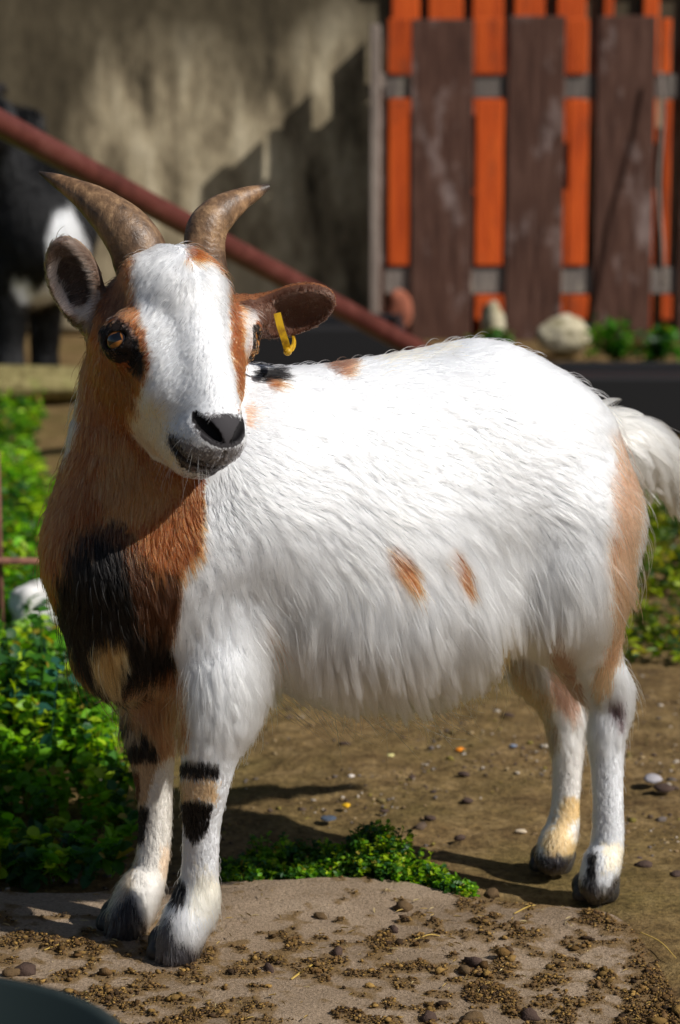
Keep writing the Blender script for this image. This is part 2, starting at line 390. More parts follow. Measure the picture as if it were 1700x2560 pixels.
# ---- eyes
m_eye, nt, b = new_mat('eyeball', (.1, .03, .01), .03, .6)
tc = nt.nodes.new('ShaderNodeTexCoord'); sp_ = nt.nodes.new('ShaderNodeSeparateXYZ'); nt.links.new(tc.outputs['Object'], sp_.inputs[0])
mm = lambda op, x, y=None: (lambda n: (nt.links.new(x, n.inputs[0]) if isinstance(x, bpy.types.NodeSocket) else setattr(n.inputs[0], 'default_value', x), (nt.links.new(y, n.inputs[1]) if isinstance(y, bpy.types.NodeSocket) else setattr(n.inputs[1], 'default_value', y)) if y is not None else 0, n.outputs[0])[2])((lambda q: (setattr(q, 'operation', op), q)[1])(nt.nodes.new('ShaderNodeMath')))
X_, Y_ = sp_.outputs[0], sp_.outputs[1]
rad = mm('SQRT', mm('ADD', mm('POWER', mm('ABSOLUTE', X_), 2.0), mm('POWER', mm('ABSOLUTE', Y_), 2.0)))
iris = ramp(nt, mm('DIVIDE', rad, ER), [(.0, (.10, .035, .008)), (.5, (.30, .11, .018)), (.62, (.07, .025, .007)), (.70, (.012, .007, .006)), (1, (.02, .01, .01))])
pup = mm('MULTIPLY', mm('LESS_THAN', mm('ABSOLUTE', X_), .0075), mm('LESS_THAN', mm('ABSOLUTE', Y_), .0042))
nt.links.new(mixc(nt, pup, iris, (.004, .004, .005)), b.inputs['Base Color'])
b.inputs['Coat Weight'].default_value = .45; b.inputs['Coat Roughness'].default_value = .02
def sphere(r, nu=40, nv=24):
    V = [(r * math.sin(math.pi * j / nv) * math.cos(2 * math.pi * i / nu), r * math.sin(math.pi * j / nv) * math.sin(2 * math.pi * i / nu), r * math.cos(math.pi * j / nv)) for j in range(nv + 1) for i in range(nu)]
    Fc = [(j * nu + i, j * nu + (i + 1) % nu, (j + 1) * nu + (i + 1) % nu, (j + 1) * nu + i)[::-1] for j in range(nv) for i in range(nu)]
    return V, Fc
for s in (1, -1):
    g = GAZE[s]; up = unit(-HF - g * np.dot(-HF, g)); sd = np.cross(up, g)
    V, Fc = sphere(ER); o = mesh_obj('eyeball', V, Fc, m_eye, goat)
    M = Matrix(((sd[0], up[0], g[0], EYE[s][0]), (sd[1], up[1], g[1], EYE[s][1]), (sd[2], up[2], g[2], EYE[s][2]), (0, 0, 0, 1)))
    o.matrix_parent_inverse = Matrix.Identity(4); o.matrix_basis = Matrix.Translation(-goat.location) @ M
# ---- hooves: two claws each
class Half:
    def __init__(s, z): s.z = z
    def box(s, m): return np.array([-9, -9, -9.]), np.array([9, 9, s.z + m])
    def d(s, X, Y, Z): return (Z - s.z) + 0 * X + 0 * Y
m_hoof, nt, b = new_mat('hoof_horn', (.03, .027, .025), .5, .4)
nt.links.new(ramp(nt, noise(nt, 60, 5, .7, stretch=(1, 1, .25)), [(.35, (.012, .011, .011)), (.55, (.04, .035, .03)), (.75, (.13, .10, .07))]), b.inputs['Base Color'])
bump(nt, b, noise(nt, 180, 3, .6, stretch=(.4, .4, 2)), .5, .001)
def hoof(px, py, Y, ang, sc_=1.0, z0=0.0, lean=.012):
    c = W(px, py, Y); f = np.array([math.cos(ang), math.sin(ang), 0]); l = np.array([-f[1], f[0], 0]); pr = []
    for s in (1, -1):
        q = l * s * .0125 * sc_
        gnd = np.array([c[0], c[1], z0])
        pr += [(Chain([(c + q * .7, .0165 * sc_), (gnd + f * .012 * sc_ + q * 1.05 + UP * .012, .0185 * sc_), (gnd + f * .026 * sc_ + q * .8 + UP * .006, .0125 * sc_)]), .003, 1)]
    pr += [(Half(z0), .001, -1)]
    lo = c - .07; hi = c + .07; lo[2] = z0 - .02
    solid('hoof', pr, lo, hi, .0022, m_hoof, goat)
FA = math.atan2(AX[1], AX[0])
hoof(458, 2345, 2.345, FA + .45, 1.0); hoof(332, 2290, 2.42, FA + .15, .98)
hoof(1502, 2192, 2.55, FA + .5, .9, -.012); hoof(1396, 2132, 2.645, FA + .3, .9, -.012)
# ---- ear tag
m_tag, nt, b = new_mat('tag_plastic', (.5, .3, .01), .45, .3)
nt.links.new(ramp(nt, noise(nt, 120, 4, .6), [(.35, (.26, .13, .008)), (.6, (.55, .33, .010))]), b.inputs['Base Color'])
def strip(pts, w, th, nrm):
    V = []; P = spline([tuple(p) for p in pts], 6); T = np.gradient(P, axis=0)
    for p, t in zip(P, T):
        t = unit(t); a = unit(np.cross(t, nrm)); n = unit(np.cross(a, t))
        V += [p + a * w + n * th, p - a * w + n * th, p - a * w - n * th, p + a * w - n * th]
    k = len(P); Fc = [(i * 4 + j, i * 4 + (j + 1) % 4, i * 4 + 4 + (j + 1) % 4, i * 4 + 4 + j) for i in range(k - 1) for j in range(4)] + [(3, 2, 1, 0), (k * 4 - 4, k * 4 - 3, k * 4 - 2, k * 4 - 1)]
    return V, Fc
V, Fc = strip([W(693, 783, 2.372), W(702, 820, 2.368), W(712, 850, 2.368), W(718, 872, 2.372)], .0036, .0009, np.array([0, -1, .1]))
tg = mesh_obj('ear_tag', V, Fc, m_tag, goat, smooth=False)
V, Fc = strip([W(713, 872, 2.372), W(728, 872, 2.378), W(735, 858, 2.395), W(734, 838, 2.41)], .0030, .0009, np.array([.8, -.6, .1]))
mesh_obj('tag_back', V, Fc, m_tag, tg, smooth=False)
V, Fc = sphere(.0042); o = mesh_obj('tag_button', np.array(V) * [1, 1, 1] + W(719, 879, 2.370), Fc, m_tag, tg)

# ================================================================== COAT: colour map and strands
def inpoly(pts, poly):
    x, y = pts[:, 0], pts[:, 1]; r = np.zeros(len(x), bool); n = len(poly)
    for i in range(n):
        x0, y0 = poly[i]; x1, y1 = poly[(i + 1) % n]
        if y0 == y1: continue
        c = ((y0 > y) != (y1 > y)) & (x < (x1 - x0) * (y - y0) / (y1 - y0) + x0); r ^= c
    return r
WHITE = (.765, .78, .81); CREAM = (.80, .70, .52); RUF = (.27, .078, .020); DRK = (.075, .030, .014); BLK = (.006, .005, .005); TAN = (.52, .30, .19); BUFF = (.50, .32, .14); GREY = (.16, .145, .15)
HEADP = [   # painted in order
 (None, RUF, 0),
 ([(346, 640), (352, 590), (468, 590), (474, 650), (540, 650), (568, 700), (577, 780), (580, 850), (592, 950), (602, 1020), (700, 1060), (700, 1300), (300, 1300), (345, 1160), (330, 1080), (336, 1010), (362, 950), (382, 905), (366, 850), (350, 790), (338, 740), (334, 690)], WHITE, 10),
 ([(335, 1000), (420, 1050), (440, 1110), (440, 1220), (330, 1200), (318, 1060)], CREAM, 22),
 ([(596, 730), (612, 715), (640, 790), (640, 850), (612, 900), (606, 820)], (.62, .55, .52), 8),
 ([(236, 640), (330, 640), (322, 720), (318, 770), (300, 815), (262, 800), (240, 720)], (.11, .038, .016), 16),
 ([(270, 790), (320, 790), (345, 840), (355, 880), (330, 860), (300, 820)], (.17, .10, .08), 8),
 ([(246, 815), (300, 812), (335, 846), (362, 880), (366, 910), (348, 942), (322, 925), (312, 890), (290, 880), (255, 872)], BLK, 6),
 ([(225, 900), (330, 940), (340, 1000), (320, 1060), (300, 1090), (240, 1020)], (.20, .070, .022), 25),
 ([(480, 1040), (540, 1036), (606, 1042), (608, 1080), (585, 1105), (545, 1108), (500, 1092), (482, 1070)], (.20, .19, .20), 9),
 ([(418, 1085), (440, 1085), (500, 1130), (560, 1115), (614, 1110), (614, 1165), (600, 1200), (520, 1195), (450, 1160), (420, 1115)], (.20, .19, .20), 9),
 ([(416, 1088), (436, 1092), (470, 1140), (560, 1165), (604, 1150), (600, 1186), (540, 1194), (450, 1168)], (.03, .028, .03), 6),
 ([(452, 1185), (520, 1196), (600, 1190), (560, 1235), (470, 1225)], (.30, .29, .29), 8),
 ([(470, 600), (566, 600), (572, 668), (540, 668), (515, 650)], RUF, 6),
 ([(290, 640), (335, 632), (338, 690), (325, 730), (300, 700)], (.30, .10, .03), 8),
]
NECKP = [
 (None, RUF, 0),
 ([(160, 950), (202, 950), (196, 1090), (160, 1150)], (.60, .50, .40), 9),
 ([(250, 1060), (400, 1180), (480, 1200), (420, 1260), (340, 1330), (280, 1330), (235, 1200)], (.40, .19, .065), 30),
 ([(188, 1330), (240, 1300), (320, 1320), (340, 1380), (390, 1430), (440, 1440), (470, 1430), (450, 1560), (430, 1640), (470, 1790), (440, 1780), (380, 1690), (330, 1690), (300, 1640), (320, 1600), (260, 1590), (215, 1650), (150, 1560), (135, 1480), (160, 1400)], DRK, 22),
 ([(205, 1360), (260, 1340), (300, 1370), (320, 1450), (330, 1560), (430, 1590), (425, 1660), (390, 1690), (330, 1700), (300, 1750), (270, 1745), (200, 1680), (130, 1540), (150, 1450)], BLK, 16),
 ([(212, 1620), (250, 1590), (310, 1588), (322, 1640), (298, 1690), (296, 1745), (265, 1725), (230, 1680)], BUFF, 8),
 ([(330, 1700), (400, 1690), (470, 1720), (480, 1800), (440, 1840), (400, 1850), (370, 1800), (330, 1760)], (.36, .17, .08), 16),
 ([(512, 1180), (508, 1330), (500, 1370), (478, 1412), (452, 1450), (452, 1500), (440, 1560), (425, 1620), (450, 1690), (474, 1760), (470, 1830), (452, 1900), (900, 1900), (900, 700), (600, 700), (512, 1150)], WHITE, 7),
]
BODYP = [
 (None, WHITE, 0),
 ([(500, 1180), (508, 1330), (500, 1370), (478, 1412), (452, 1450), (452, 1500), (440, 1560), (425, 1620), (450, 1690), (474, 1760), (470, 1830), (300, 1830), (100, 1600), (60, 1180)], None, 7),
 ([(632, 925), (700, 915), (712, 950), (690, 962), (640, 948)], BLK, 6), ([(668, 948), (705, 950), (702, 975), (675, 972)], (.35, .15, .07), 6),
 ([(810, 910), (850, 892), (890, 905), (885, 930), (860, 940), (825, 925)], (.22, .09, .05), 6), ([(850, 915), (888, 912), (880, 940), (858, 942)], (.42, .20, .11), 5),
 ([(972, 1378), (1000, 1374), (1030, 1408), (1044, 1448), (1018, 1454), (982, 1424)], (.30, .10, .035), 6),
 ([(1130, 1388), (1154, 1384), (1170, 1424), (1164, 1456), (1146, 1450), (1132, 1424)], (.28, .10, .04), 5),
 ([(672, 1560), (688, 1560), (690, 1620), (676, 1630)], (.72, .48, .36), 7),
 ([(610, 1020), (640, 1015), (640, 1070), (612, 1065)], (.80, .55, .42), 12),
 ([(900, 850), (1090, 832), (1160, 840), (1100, 880), (960, 900)], (.84, .78, .64), 20),
 ([(1528, 1075), (1560, 1080), (1600, 1160), (1596, 1280), (1575, 1440), (1560, 1580), (1540, 1680), (1504, 1730), (1492, 1700), (1512, 1640), (1530, 1560), (1524, 1470), (1516, 1400), (1532, 1320), (1526, 1220), (1542, 1140)], TAN, 10),
 ([(1370, 1590), (1410, 1570), (1440, 1640), (1436, 1760), (1400, 1740), (1376, 1680)], (.32, .18, .13), 10),
 ([(1250, 1560), (1275, 1560), (1275, 1700), (1250, 1700)], BUFF, 10),
]
LEGP = {
 'fn': [(None, WHITE, 0), ([(400, 1600), (428, 1620), (452, 1700), (474, 1760), (470, 1850), (440, 1900), (400, 1900)], (.36, .17, .08), 12),
        ([(448, 1908), (480, 1900), (548, 1912), (546, 1942), (500, 1944), (450, 1940)], BLK, 4),
        ([(430, 1946), (544, 1946), (545, 2005), (430, 2005)], (.68, .47, .28), 10), ([(436, 1946), (455, 1946), (470, 2040), (440, 2080)], (.45, .25, .10), 8),
        ([(446, 2004), (480, 2000), (530, 2012), (522, 2070), (500, 2095), (482, 2108), (460, 2080)], BLK, 5),
        ([(428, 2210), (450, 2196), (466, 2215), (462, 2258), (440, 2262), (428, 2240)], BLK, 4),
        ([(480, 2190), (570, 2190), (560, 2290), (480, 2290)], (.84, .80, .70), 20),
        ([(340, 2440), (350, 2350), (400, 2300), (430, 2290), (440, 2340), (480, 2375), (530, 2360), (540, 2440)], (.06, .055, .06), 14)],
 'ff': [(None, (.80, .76, .70), 0), ([(300, 1640), (440, 1640), (440, 1880), (395, 1900), (300, 1900)], (.36, .18, .09), 10),
        ([(290, 1760), (370, 1830), (390, 1850), (388, 1900), (305, 1890)], BLK, 7), ([(300, 1800), (345, 1815), (350, 1840), (310, 1845)], (.45, .33, .22), 6),
        ([(300, 1900), (395, 1900), (370, 1990), (360, 2020), (300, 2030)], (.46, .32, .20), 9),
        ([(320, 2020), (372, 2015), (368, 2060), (355, 2110), (325, 2100)], BLK, 6), ([(300, 1920), (346, 1920), (348, 2000), (320, 2000)], DRK, 5),
        ([(300, 2110), (352, 2110), (330, 2230), (290, 2280), (250, 2280)], (.50, .40, .28), 10), ([(402, 2120), (440, 2120), (430, 2200), (395, 2190)], (.80, .62, .46), 10),
        ([(240, 2360), (262, 2280), (330, 2240), (350, 2290), (380, 2330), (400, 2400)], (.035, .03, .03), 12)],
 'rn': [(None, WHITE, 0), ([(1495, 1600), (1545, 1600), (1530, 1700), (1500, 1735), (1488, 1720)], (.55, .33, .20), 8),
        ([(1370, 1590), (1410, 1570), (1440, 1640), (1436, 1760), (1400, 1740), (1376, 1680)], (.32, .18, .13), 10),
        ([(1522, 1738), (1556, 1742), (1558, 1800), (1540, 1795), (1526, 1770)], (.06, .04, .045), 6),
        ([(1470, 2135), (1490, 2130), (1490, 2200), (1472, 2200)], BLK, 5), ([(1510, 2110), (1570, 2110), (1560, 2180), (1510, 2190)], (.84, .76, .60), 16),
        ([(1430, 2270), (1440, 2200), (1480, 2195), (1500, 2230), (1560, 2190), (1570, 2270)], (.07, .065, .07), 10)],
 'rf': [(None, (.80, .77, .74), 0), ([(1270, 1600), (1340, 1690), (1395, 1700), (1372, 1768), (1330, 1770), (1280, 1700)], (.60, .36, .20), 12),
        ([(1370, 1590), (1440, 1590), (1440, 1780), (1400, 1750), (1376, 1680)], (.32, .18, .13), 10),
        ([(1340, 1770), (1375, 1770), (1402, 1830), (1405, 1860), (1380, 1890), (1350, 1860)], (.48, .36, .24), 9),
        ([(1400, 1995), (1470, 2000), (1462, 2040), (1420, 2060), (1440, 2120), (1430, 2150), (1380, 2140), (1350, 2110), (1390, 2050)], (.74, .52, .26), 10),
        ([(1290, 2080), (1345, 2080), (1340, 2180), (1290, 2180)], (.16, .10, .06), 10),
        ([(1325, 2200), (1335, 2135), (1380, 2130), (1430, 2140), (1440, 2200)], (.05, .045, .05), 8)],
}
def paint(layers, px, P, base=None):
    """px: photo position of each hair's middle; P: its 3-D root (for the ragged edges)"""
    C = np.zeros((len(px), 3)) + (layers[0][1] if base is None else 0)
    if base is not None: C = base.copy()
    j1 = fbm(P, 90, 2, 11); j2 = fbm(P, 90, 2, 29); k1 = rng.normal(0, 1, len(px)); k2 = rng.normal(0, 1, len(px))
    for poly, col, e in layers[1:]:
        q = px + np.stack([j1 * e * 1.0 + k1 * e * .45, j2 * e * 1.3 + k2 * e * .65], 1)
        m = inpoly(q, poly)
        if col is None: continue
        C[m] = col
    return C
groups = [('trunk', trunk), ('neck', neck), ('head', head), ('earR', ears[:3]), ('earL', ears[3:]), ('fn', leg_fn), ('ff', leg_ff), ('rn', leg_rn), ('rf', leg_rf), ('tail', tail)]

def classify(P):
    D = np.stack([at_points([p for p in g if p[2] > 0], P) for _, g in groups], 1)
    return D

BODYM = mesh_obj('body', GV, GQ, None, goat)
vn = np.zeros(len(GV) * 3, np.float32); BODYM.data.vertices.foreach_get('normal', vn); vn = vn.reshape(-1, 3).astype(float)
VD = classify(GV)
GN = [g[0] for g in groups]; gi = {n: i for i, n in enumerate(GN)}
def region(VDs, P, px):
    r = np.argmin(VDs, 1)
    # limbs take over only below the trunk line
    for n, y0 in (('fn', 1640), ('ff', 1700), ('rn', 1650), ('rf', 1600)):
        up_ = (r == gi[n]) & (px[:, 1] < y0); r[up_] = gi['trunk']
    return r
def smooth01(x, a, b): t = np.clip((x - a) / (b - a), 0, 1); return t * t * (3 - 2 * t)
def colour(P, px, r, nrm):
    C = np.zeros((len(P), 3)); uvz = (P - RM) @ BX.T
    for n in GN:
        m = r == gi[n]
        if not m.any(): continue
        if n == 'head': C[m] = paint(HEADP, px[m], P[m])
        elif n == 'neck': C[m] = paint(NECKP, px[m], P[m])
        elif n in LEGP: C[m] = paint(LEGP[n], px[m], P[m])
        elif n == 'trunk':
            a = paint(NECKP, px[m], P[m]); front = (px[m][:, 0] + fbm(P[m], 60, 2, 5) * 10 < 620) & (uvz[m][:, 0] > .30)
            b_ = paint(BODYP, px[m], P[m]); C[m] = np.where(front[:, None], a, b_)
        elif n == 'tail': C[m] = (.84, .81, .72)
        elif n == 'earR':
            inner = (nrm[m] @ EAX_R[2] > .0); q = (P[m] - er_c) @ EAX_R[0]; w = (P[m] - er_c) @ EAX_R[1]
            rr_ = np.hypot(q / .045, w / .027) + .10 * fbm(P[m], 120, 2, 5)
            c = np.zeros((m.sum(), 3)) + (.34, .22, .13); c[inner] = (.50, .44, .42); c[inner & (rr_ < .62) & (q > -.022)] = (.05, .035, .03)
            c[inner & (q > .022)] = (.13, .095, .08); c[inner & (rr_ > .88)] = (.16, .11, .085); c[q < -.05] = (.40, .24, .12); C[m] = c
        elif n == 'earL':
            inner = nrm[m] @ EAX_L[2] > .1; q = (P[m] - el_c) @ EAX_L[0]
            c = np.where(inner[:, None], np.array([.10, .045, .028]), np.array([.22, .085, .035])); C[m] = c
    return C
# direction the hair lies in
def flow(P, r, nrm, px):
    uvz = (P - RM) @ BX.T; n = len(P); Dv = np.zeros((n, 3))
    z = uvz[:, 2]; u = uvz[:, 0]
    back = smooth01(z, .34, .56)
    body = -AX[None] * (.25 + 1.1 * back)[:, None] - UP[None] * (1.0 - .75 * back)[:, None]
    # shoulder and neck: straight down; rump: down round the thigh
    fr = smooth01(u, .36, .48); body = body * (1 - fr[:, None]) + (-UP[None] * 1.0 - AX[None] * .15) * fr[:, None]
    rp = smooth01(-u, -.10, .06); body = body * (1 - rp[:, None]) + (-UP[None] * .9 - AX[None] * .35) * rp[:, None]
    Dv[:] = body
    hs = (P - HO) @ HX.T
    head_d = HF[None] * (.45 + .2 * (hs[:, 0:1] < .07)) + HR[None] * (np.sign(hs[:, 2:3]) * (.25 + .55 * smooth01(np.abs(hs[:, 2:3]), .004, .03))) - HN[None] * .35
    ch = smooth01(-hs[:, 1], .0, .04)[:, None]; head_d = head_d * (1 - ch) + (-UP[None] - HF[None] * .2 * 0 - HN[None] * .3) * ch
    mz = smooth01(hs[:, 0], .085, .115)[:, None]; head_d = head_d * (1 - mz) + (-UP[None] * .9 + HR[None] * np.sign(hs[:, 2:3]) * .5) * mz
    Dv[r == gi['head']] = head_d[r == gi['head']]
    Dv[r == gi['neck']] = (-UP * 1.0)[None] + 0 * Dv[r == gi['neck']]
    for n_ in ('fn', 'ff', 'rn', 'rf'): Dv[r == gi[n_]] = -UP - AX * .12
    td = unit(W(1690, 1230, 2.75) - W(1520, 1070, 2.67)); m = r == gi['tail']; Dv[m] = td + -UP * .25
    for k, A, c in (('earR', EAX_R, er_c), ('earL', EAX_L, el_c)):
        m = r == gi[k]; q = (P[m] - c); w = q @ A[1]; t = q @ A[0]; inner = nrm[m] @ A[2] > .15
        d = A[0][None] * 1.0 + A[1][None] * 0
        din = A[0][None] * .35 - A[1][None] * np.sign(w)[:, None] * .8 + A[2][None] * .6
        Dv[m] = np.where(inner[:, None], din, d + 0 * din)
    w = np.stack([fbm(P, 22, 2, 41), fbm(P, 22, 2, 57), fbm(P, 22, 2, 73)], 1)
    long_ = np.isin(r, [gi['trunk'], gi['neck'], gi['tail']])[:, None]
    Dv = Dv + w * np.where(long_, .55, .18) + rng.normal(0, 1, (n, 3)) * np.where(long_, .07, .10)
    Dv -= nrm * (Dv * nrm).sum(1)[:, None]
    return Dv / (np.linalg.norm(Dv, axis=1)[:, None] + 1e-9)
def lengths(P, r, nrm, px):
    uvz = (P - RM) @ BX.T; u, v, z = uvz.T; hs = (P - HO) @ HX.T; Lh = np.full(len(P), .03)
    Lh = .026 + .022 * smooth01(-z, -.50, -.34) + .026 * smooth01(-z, -.35, -.27)      # longer towards the belly
    Lh = Lh * (1 - .45 * smooth01(-u, -.09, .02) * smooth01(-z, -.42, -.30)) * (1 - .45 * smooth01(u, .36, .46)) * (1 - .3 * smooth01(z, .54, .60))
    Lh = np.where((px[:, 1] > 1480) & (u < .14), Lh * (1 - .55 * smooth01(px[:, 1], 1480, 1620)), Lh)
    Lh[r == gi['neck']] = .020
    m = r == gi['head']; hh = .0085 + .0075 * smooth01(-hs[:, 0], -.02, .03) * smooth01(hs[:, 1], .0, .02) + .005 * smooth01(-hs[:, 1], .03, .06); hh = np.where(hs[:, 0] > .085, .0050, hh)
    Lh[m] = hh[m]
    for s in (1, -1):
        de = np.linalg.norm(P - EYE[s], axis=1); Lh[m & (de < .028)] = .0035; q = m & (de < .0215); Lh[q] = .0022
        q = m & (np.abs(hs[:, 2] - s * .012) < .013) & (hs[:, 0] > .104) & (hs[:, 1] > .0285) & (hs[:, 0] + hs[:, 1] > .146); Lh[q] = 0
    for n_ in ('fn', 'ff', 'rn', 'rf'):
        m = r == gi[n_]; y = px[:, 1]; Lh[m] = (.0085 + .022 * smooth01(-y, -1950, -1700) + .008 * smooth01(y, 2150, 2250))[m]
    Lh[r == gi['tail']] = .082
    for k, A, c in (('earR', EAX_R, er_c), ('earL', EAX_L, el_c)):
        m = r == gi[k]; inner = nrm[m] @ A[2] > .1; t = (P[m] - c) @ A[0]
        Lh[m] = np.where(inner, .013 if k == 'earR' else .005, .0035)
    return Lh
m_skin = attr_mat('goat_skin', 'tint', .72, .16)
BODYM.data.materials.append(m_skin)
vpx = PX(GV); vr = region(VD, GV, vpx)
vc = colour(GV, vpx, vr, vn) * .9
hsv = (GV - HO) @ HX.T
nosep = (vr == gi['head']) & (hsv[:, 0] > .103) & (hsv[:, 1] > .0275) & (hsv[:, 0] + hsv[:, 1] > .144)
vc[nosep] = (.045, .042, .046)
inner_n = np.zeros(len(GV), bool)
for s in (1, -1):
    de = np.linalg.norm(GV - EYE[s], axis=1); vc[de < .0215] = (.02, .014, .012)
NOS = [Chain([(Hd(.1245, .029, s * .0045), .0028), (Hd(.1185, .032, s * .012), .0050), (Hd(.108, .032, s * .0205), .0056), (Hd(.098, .030, s * .0260), .003)]) for s in (1, -1)]
nd = np.min([q.d(GV[:, 0], GV[:, 1], GV[:, 2]) for q in NOS], 0); vc[nd < .0022] = (.006, .005, .006)
mc = np.min([Chain([(Hd(a[0], a[1], a[2] * s), .0026) for a in mp]).d(GV[:, 0], GV[:, 1], GV[:, 2]) for s in (1, -1)], 0); vc[mc < .0018] = (.02, .016, .017)
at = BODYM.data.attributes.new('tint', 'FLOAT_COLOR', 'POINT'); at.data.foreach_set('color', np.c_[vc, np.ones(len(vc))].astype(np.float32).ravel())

def scatter(V, Q, vn, dens):
    """random points on quads, dens per vertex (hairs / m2)"""
    a, b, c, d = (V[Q[:, i]] for i in range(4))
    area = .5 * np.linalg.norm(np.cross(c - a, d - b), axis=1); w = area * dens[Q].mean(1)
    n = rng.poisson(w); f = np.repeat(np.arange(len(Q)), n); s, t = rng.random(len(f)), rng.random(len(f))
    wts = np.stack([(1 - s) * (1 - t), s * (1 - t), s * t, (1 - s) * t], 1)
    P = sum(wts[:, i:i + 1] * V[Q[f, i]] for i in range(4)); Nn = sum(wts[:, i:i + 1] * vn[Q[f, i]] for i in range(4))
    k = np.argmax(wts, 1)
    return P, Nn / np.linalg.norm(Nn, axis=1)[:, None], Q[f, k]
def build_curves(name, PT, rad, col, mat, parent):
    n, k = PT.shape[:2]; cu = bpy.data.hair_curves.new(name); cu.add_curves([k] * n)
    cu.attributes['position'].data.foreach_set('vector', PT.astype(np.float32).ravel())
    ra = cu.attributes.get('radius') or cu.attributes.new('radius', 'FLOAT', 'POINT'); ra.data.foreach_set('value', rad.astype(np.float32).ravel())
    ca = cu.attributes.new('tint', 'FLOAT_COLOR', 'CURVE'); ca.data.foreach_set('color', np.c_[col, np.ones(n)].astype(np.float32).ravel())
    cu.materials.append(mat); o = bpy.data.objects.new(name, cu); COL.objects.link(o)
    if parent is not None: o.parent = parent; o.matrix_parent_inverse = world_of(parent).inverted()
    return o
def grow(P, Nn, r, px, K=7, lift=.27, rad=.00021, clump=True, Lmul=1.0):
    Ln = lengths(P, r, Nn, px) * Lmul; ok = Ln > .0005; P, Nn, r, px, Ln = P[ok], Nn[ok], r[ok], px[ok], Ln[ok]
    Dv = flow(P, r, Nn, px); n = len(P)
    patch = fbm(P, 45, 2, 91)
    Ln = Ln * (.72 + .4 * rng.random(n)) * (1 + np.where(Ln > .045, .55, .18) * patch)
    lf = lift * (1 + .5 * rng.normal(0, 1, n) * .4); lf = np.where(Ln > .015, lf, lf * .9)
    t = np.linspace(0, 1, K); PT = np.zeros((n, K, 3))
    side = np.cross(Nn, Dv); bend = rng.normal(0, .10, n)
    stray = (rng.random(n) < .010) & (r != gi['tail']); lf = np.where(stray, lf * 2.4 + .15, lf); Ln = np.where(stray, Ln * 1.25, Ln)
    longm = Ln > .018
    for i, ti in enumerate(t):
        h = lf * (ti - .62 * ti * ti) * Ln
        PT[:, i] = P + Dv * (ti * Ln)[:, None] * .97 + Nn * (h - .0004)[:, None] + side * (bend * ti * ti * Ln)[:, None] - UP[None] * (np.where(longm, .16, .0) * ti * ti * Ln)[:, None]
    if clump:
        for sel, cell, stg in ((longm & (Ln > .045), .0105, .88), (longm & (Ln <= .045), .0085, .52), (~longm, .0038, .5)):
            ids = np.nonzero(sel & ~stray)[0]
            if len(ids) < 10: continue
            key = np.floor((P[ids] + rng.normal(0, cell * .12, (len(ids), 3))) / cell).astype(np.int64); hk = key[:, 0] * 73856093 ^ key[:, 1] * 19349663 ^ key[:, 2] * 83492791
            u_, inv = np.unique(hk, return_inverse=True); cnt = np.bincount(inv)
            tipm = np.stack([np.bincount(inv, PT[ids, -1, a]) / cnt for a in range(3)], 1); jit = rng.normal(0, cell * .28, (len(u_), 3)); tipm = tipm + jit
            dtip = tipm[inv] - PT[ids, -1]
            for i, ti in enumerate(t):
                PT[ids, i] += dtip * (stg * (rng.random(len(ids)) * .0 + 1) * ti ** 1.6)[:, None] if np.isscalar(stg) else 0
    # darker and lighter hairs
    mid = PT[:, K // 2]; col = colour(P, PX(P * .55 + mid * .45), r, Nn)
    lum = col.mean(1); v = 1 + rng.normal(0, 1, n) * np.where(lum > .5, .035, .22) + .10 * fbm(P, 30, 2, 7) * np.where(lum > .5, .4, 1.6)
    col = np.clip(col * v[:, None], .004, .93)
    warm = np.clip(fbm(P, 14, 3, 17) * 1.2, 0, 1) * (lum > .5); col = col * (1 - warm[:, None] * np.array([.03, .07, .18]))
    gy = (rng.random(n) < .07) & (lum > .5) & (r == gi['head']); col[gy] *= np.array([.42, .40, .40]); odd = rng.random(n) < .03; col[odd & (lum < .3)] = np.clip(col[odd & (lum < .3)] * 3, 0, .6)
    prof = np.array([.8, 1, 1, .95, .82, .6, .2] if K == 7 else np.linspace(1, .2, K))
    R = (rad * np.where(Ln > .045, 1.45, np.where(Ln > .015, 1.15, .85)) * (.75 + .5 * rng.random(n)))[:, None] * prof[None]
    return PT, R, col, r
base = {'trunk': 330e3, 'neck': 480e3, 'head': 1.5e6, 'earR': 1.0e6, 'earL': 1.0e6, 'fn': 900e3, 'ff': 900e3, 'rn': 900e3, 'rf': 900e3, 'tail': 480e3}
dens = np.array([base[n] for n in GN])[vr]
cdir = GV - np.array([0, 0, CAM_H]); cdir /= np.linalg.norm(cdir, axis=1)[:, None]
facing = -(vn * cdir).sum(1); dens = dens * np.where(facing < -.45, .35, 1.0)       # the far flank carries a thinner coat
P0, N0, vi = scatter(GV, GQ, vn, dens); r0 = vr[vi]
nd0 = np.min([q.d(P0[:, 0], P0[:, 1], P0[:, 2]) for q in NOS], 0); kp = nd0 > .0018; P0, N0, vi, r0 = P0[kp], N0[kp], vi[kp], r0[kp]
PT, R, C, rr = grow(P0, N0, r0, PX(P0))
print('STRANDS', len(PT))
mh = hair_mat('goat_hair')
hs0 = (P0 - HO) @ HX.T; cand = np.nonzero((r0 == gi['head']) & (hs0[:, 0] > .100) & (hs0[:, 1] < .018) & (facing[vi] > -.3))[0]; cand = rng.choice(cand, 46, replace=False)
wl_ = rng.uniform(.006, .020, len(cand)); wd = N0[cand] * .8 + HF[None] * .35 - UP[None] * .35 + rng.normal(0, .15, (len(cand), 3)); tt_ = np.linspace(0, 1, 7)
WP = P0[cand][:, None] + wd[:, None] * (tt_[None, :, None] * wl_[:, None, None]) - UP * (tt_ ** 2)[None, :, None] * wl_[:, None, None] * .25
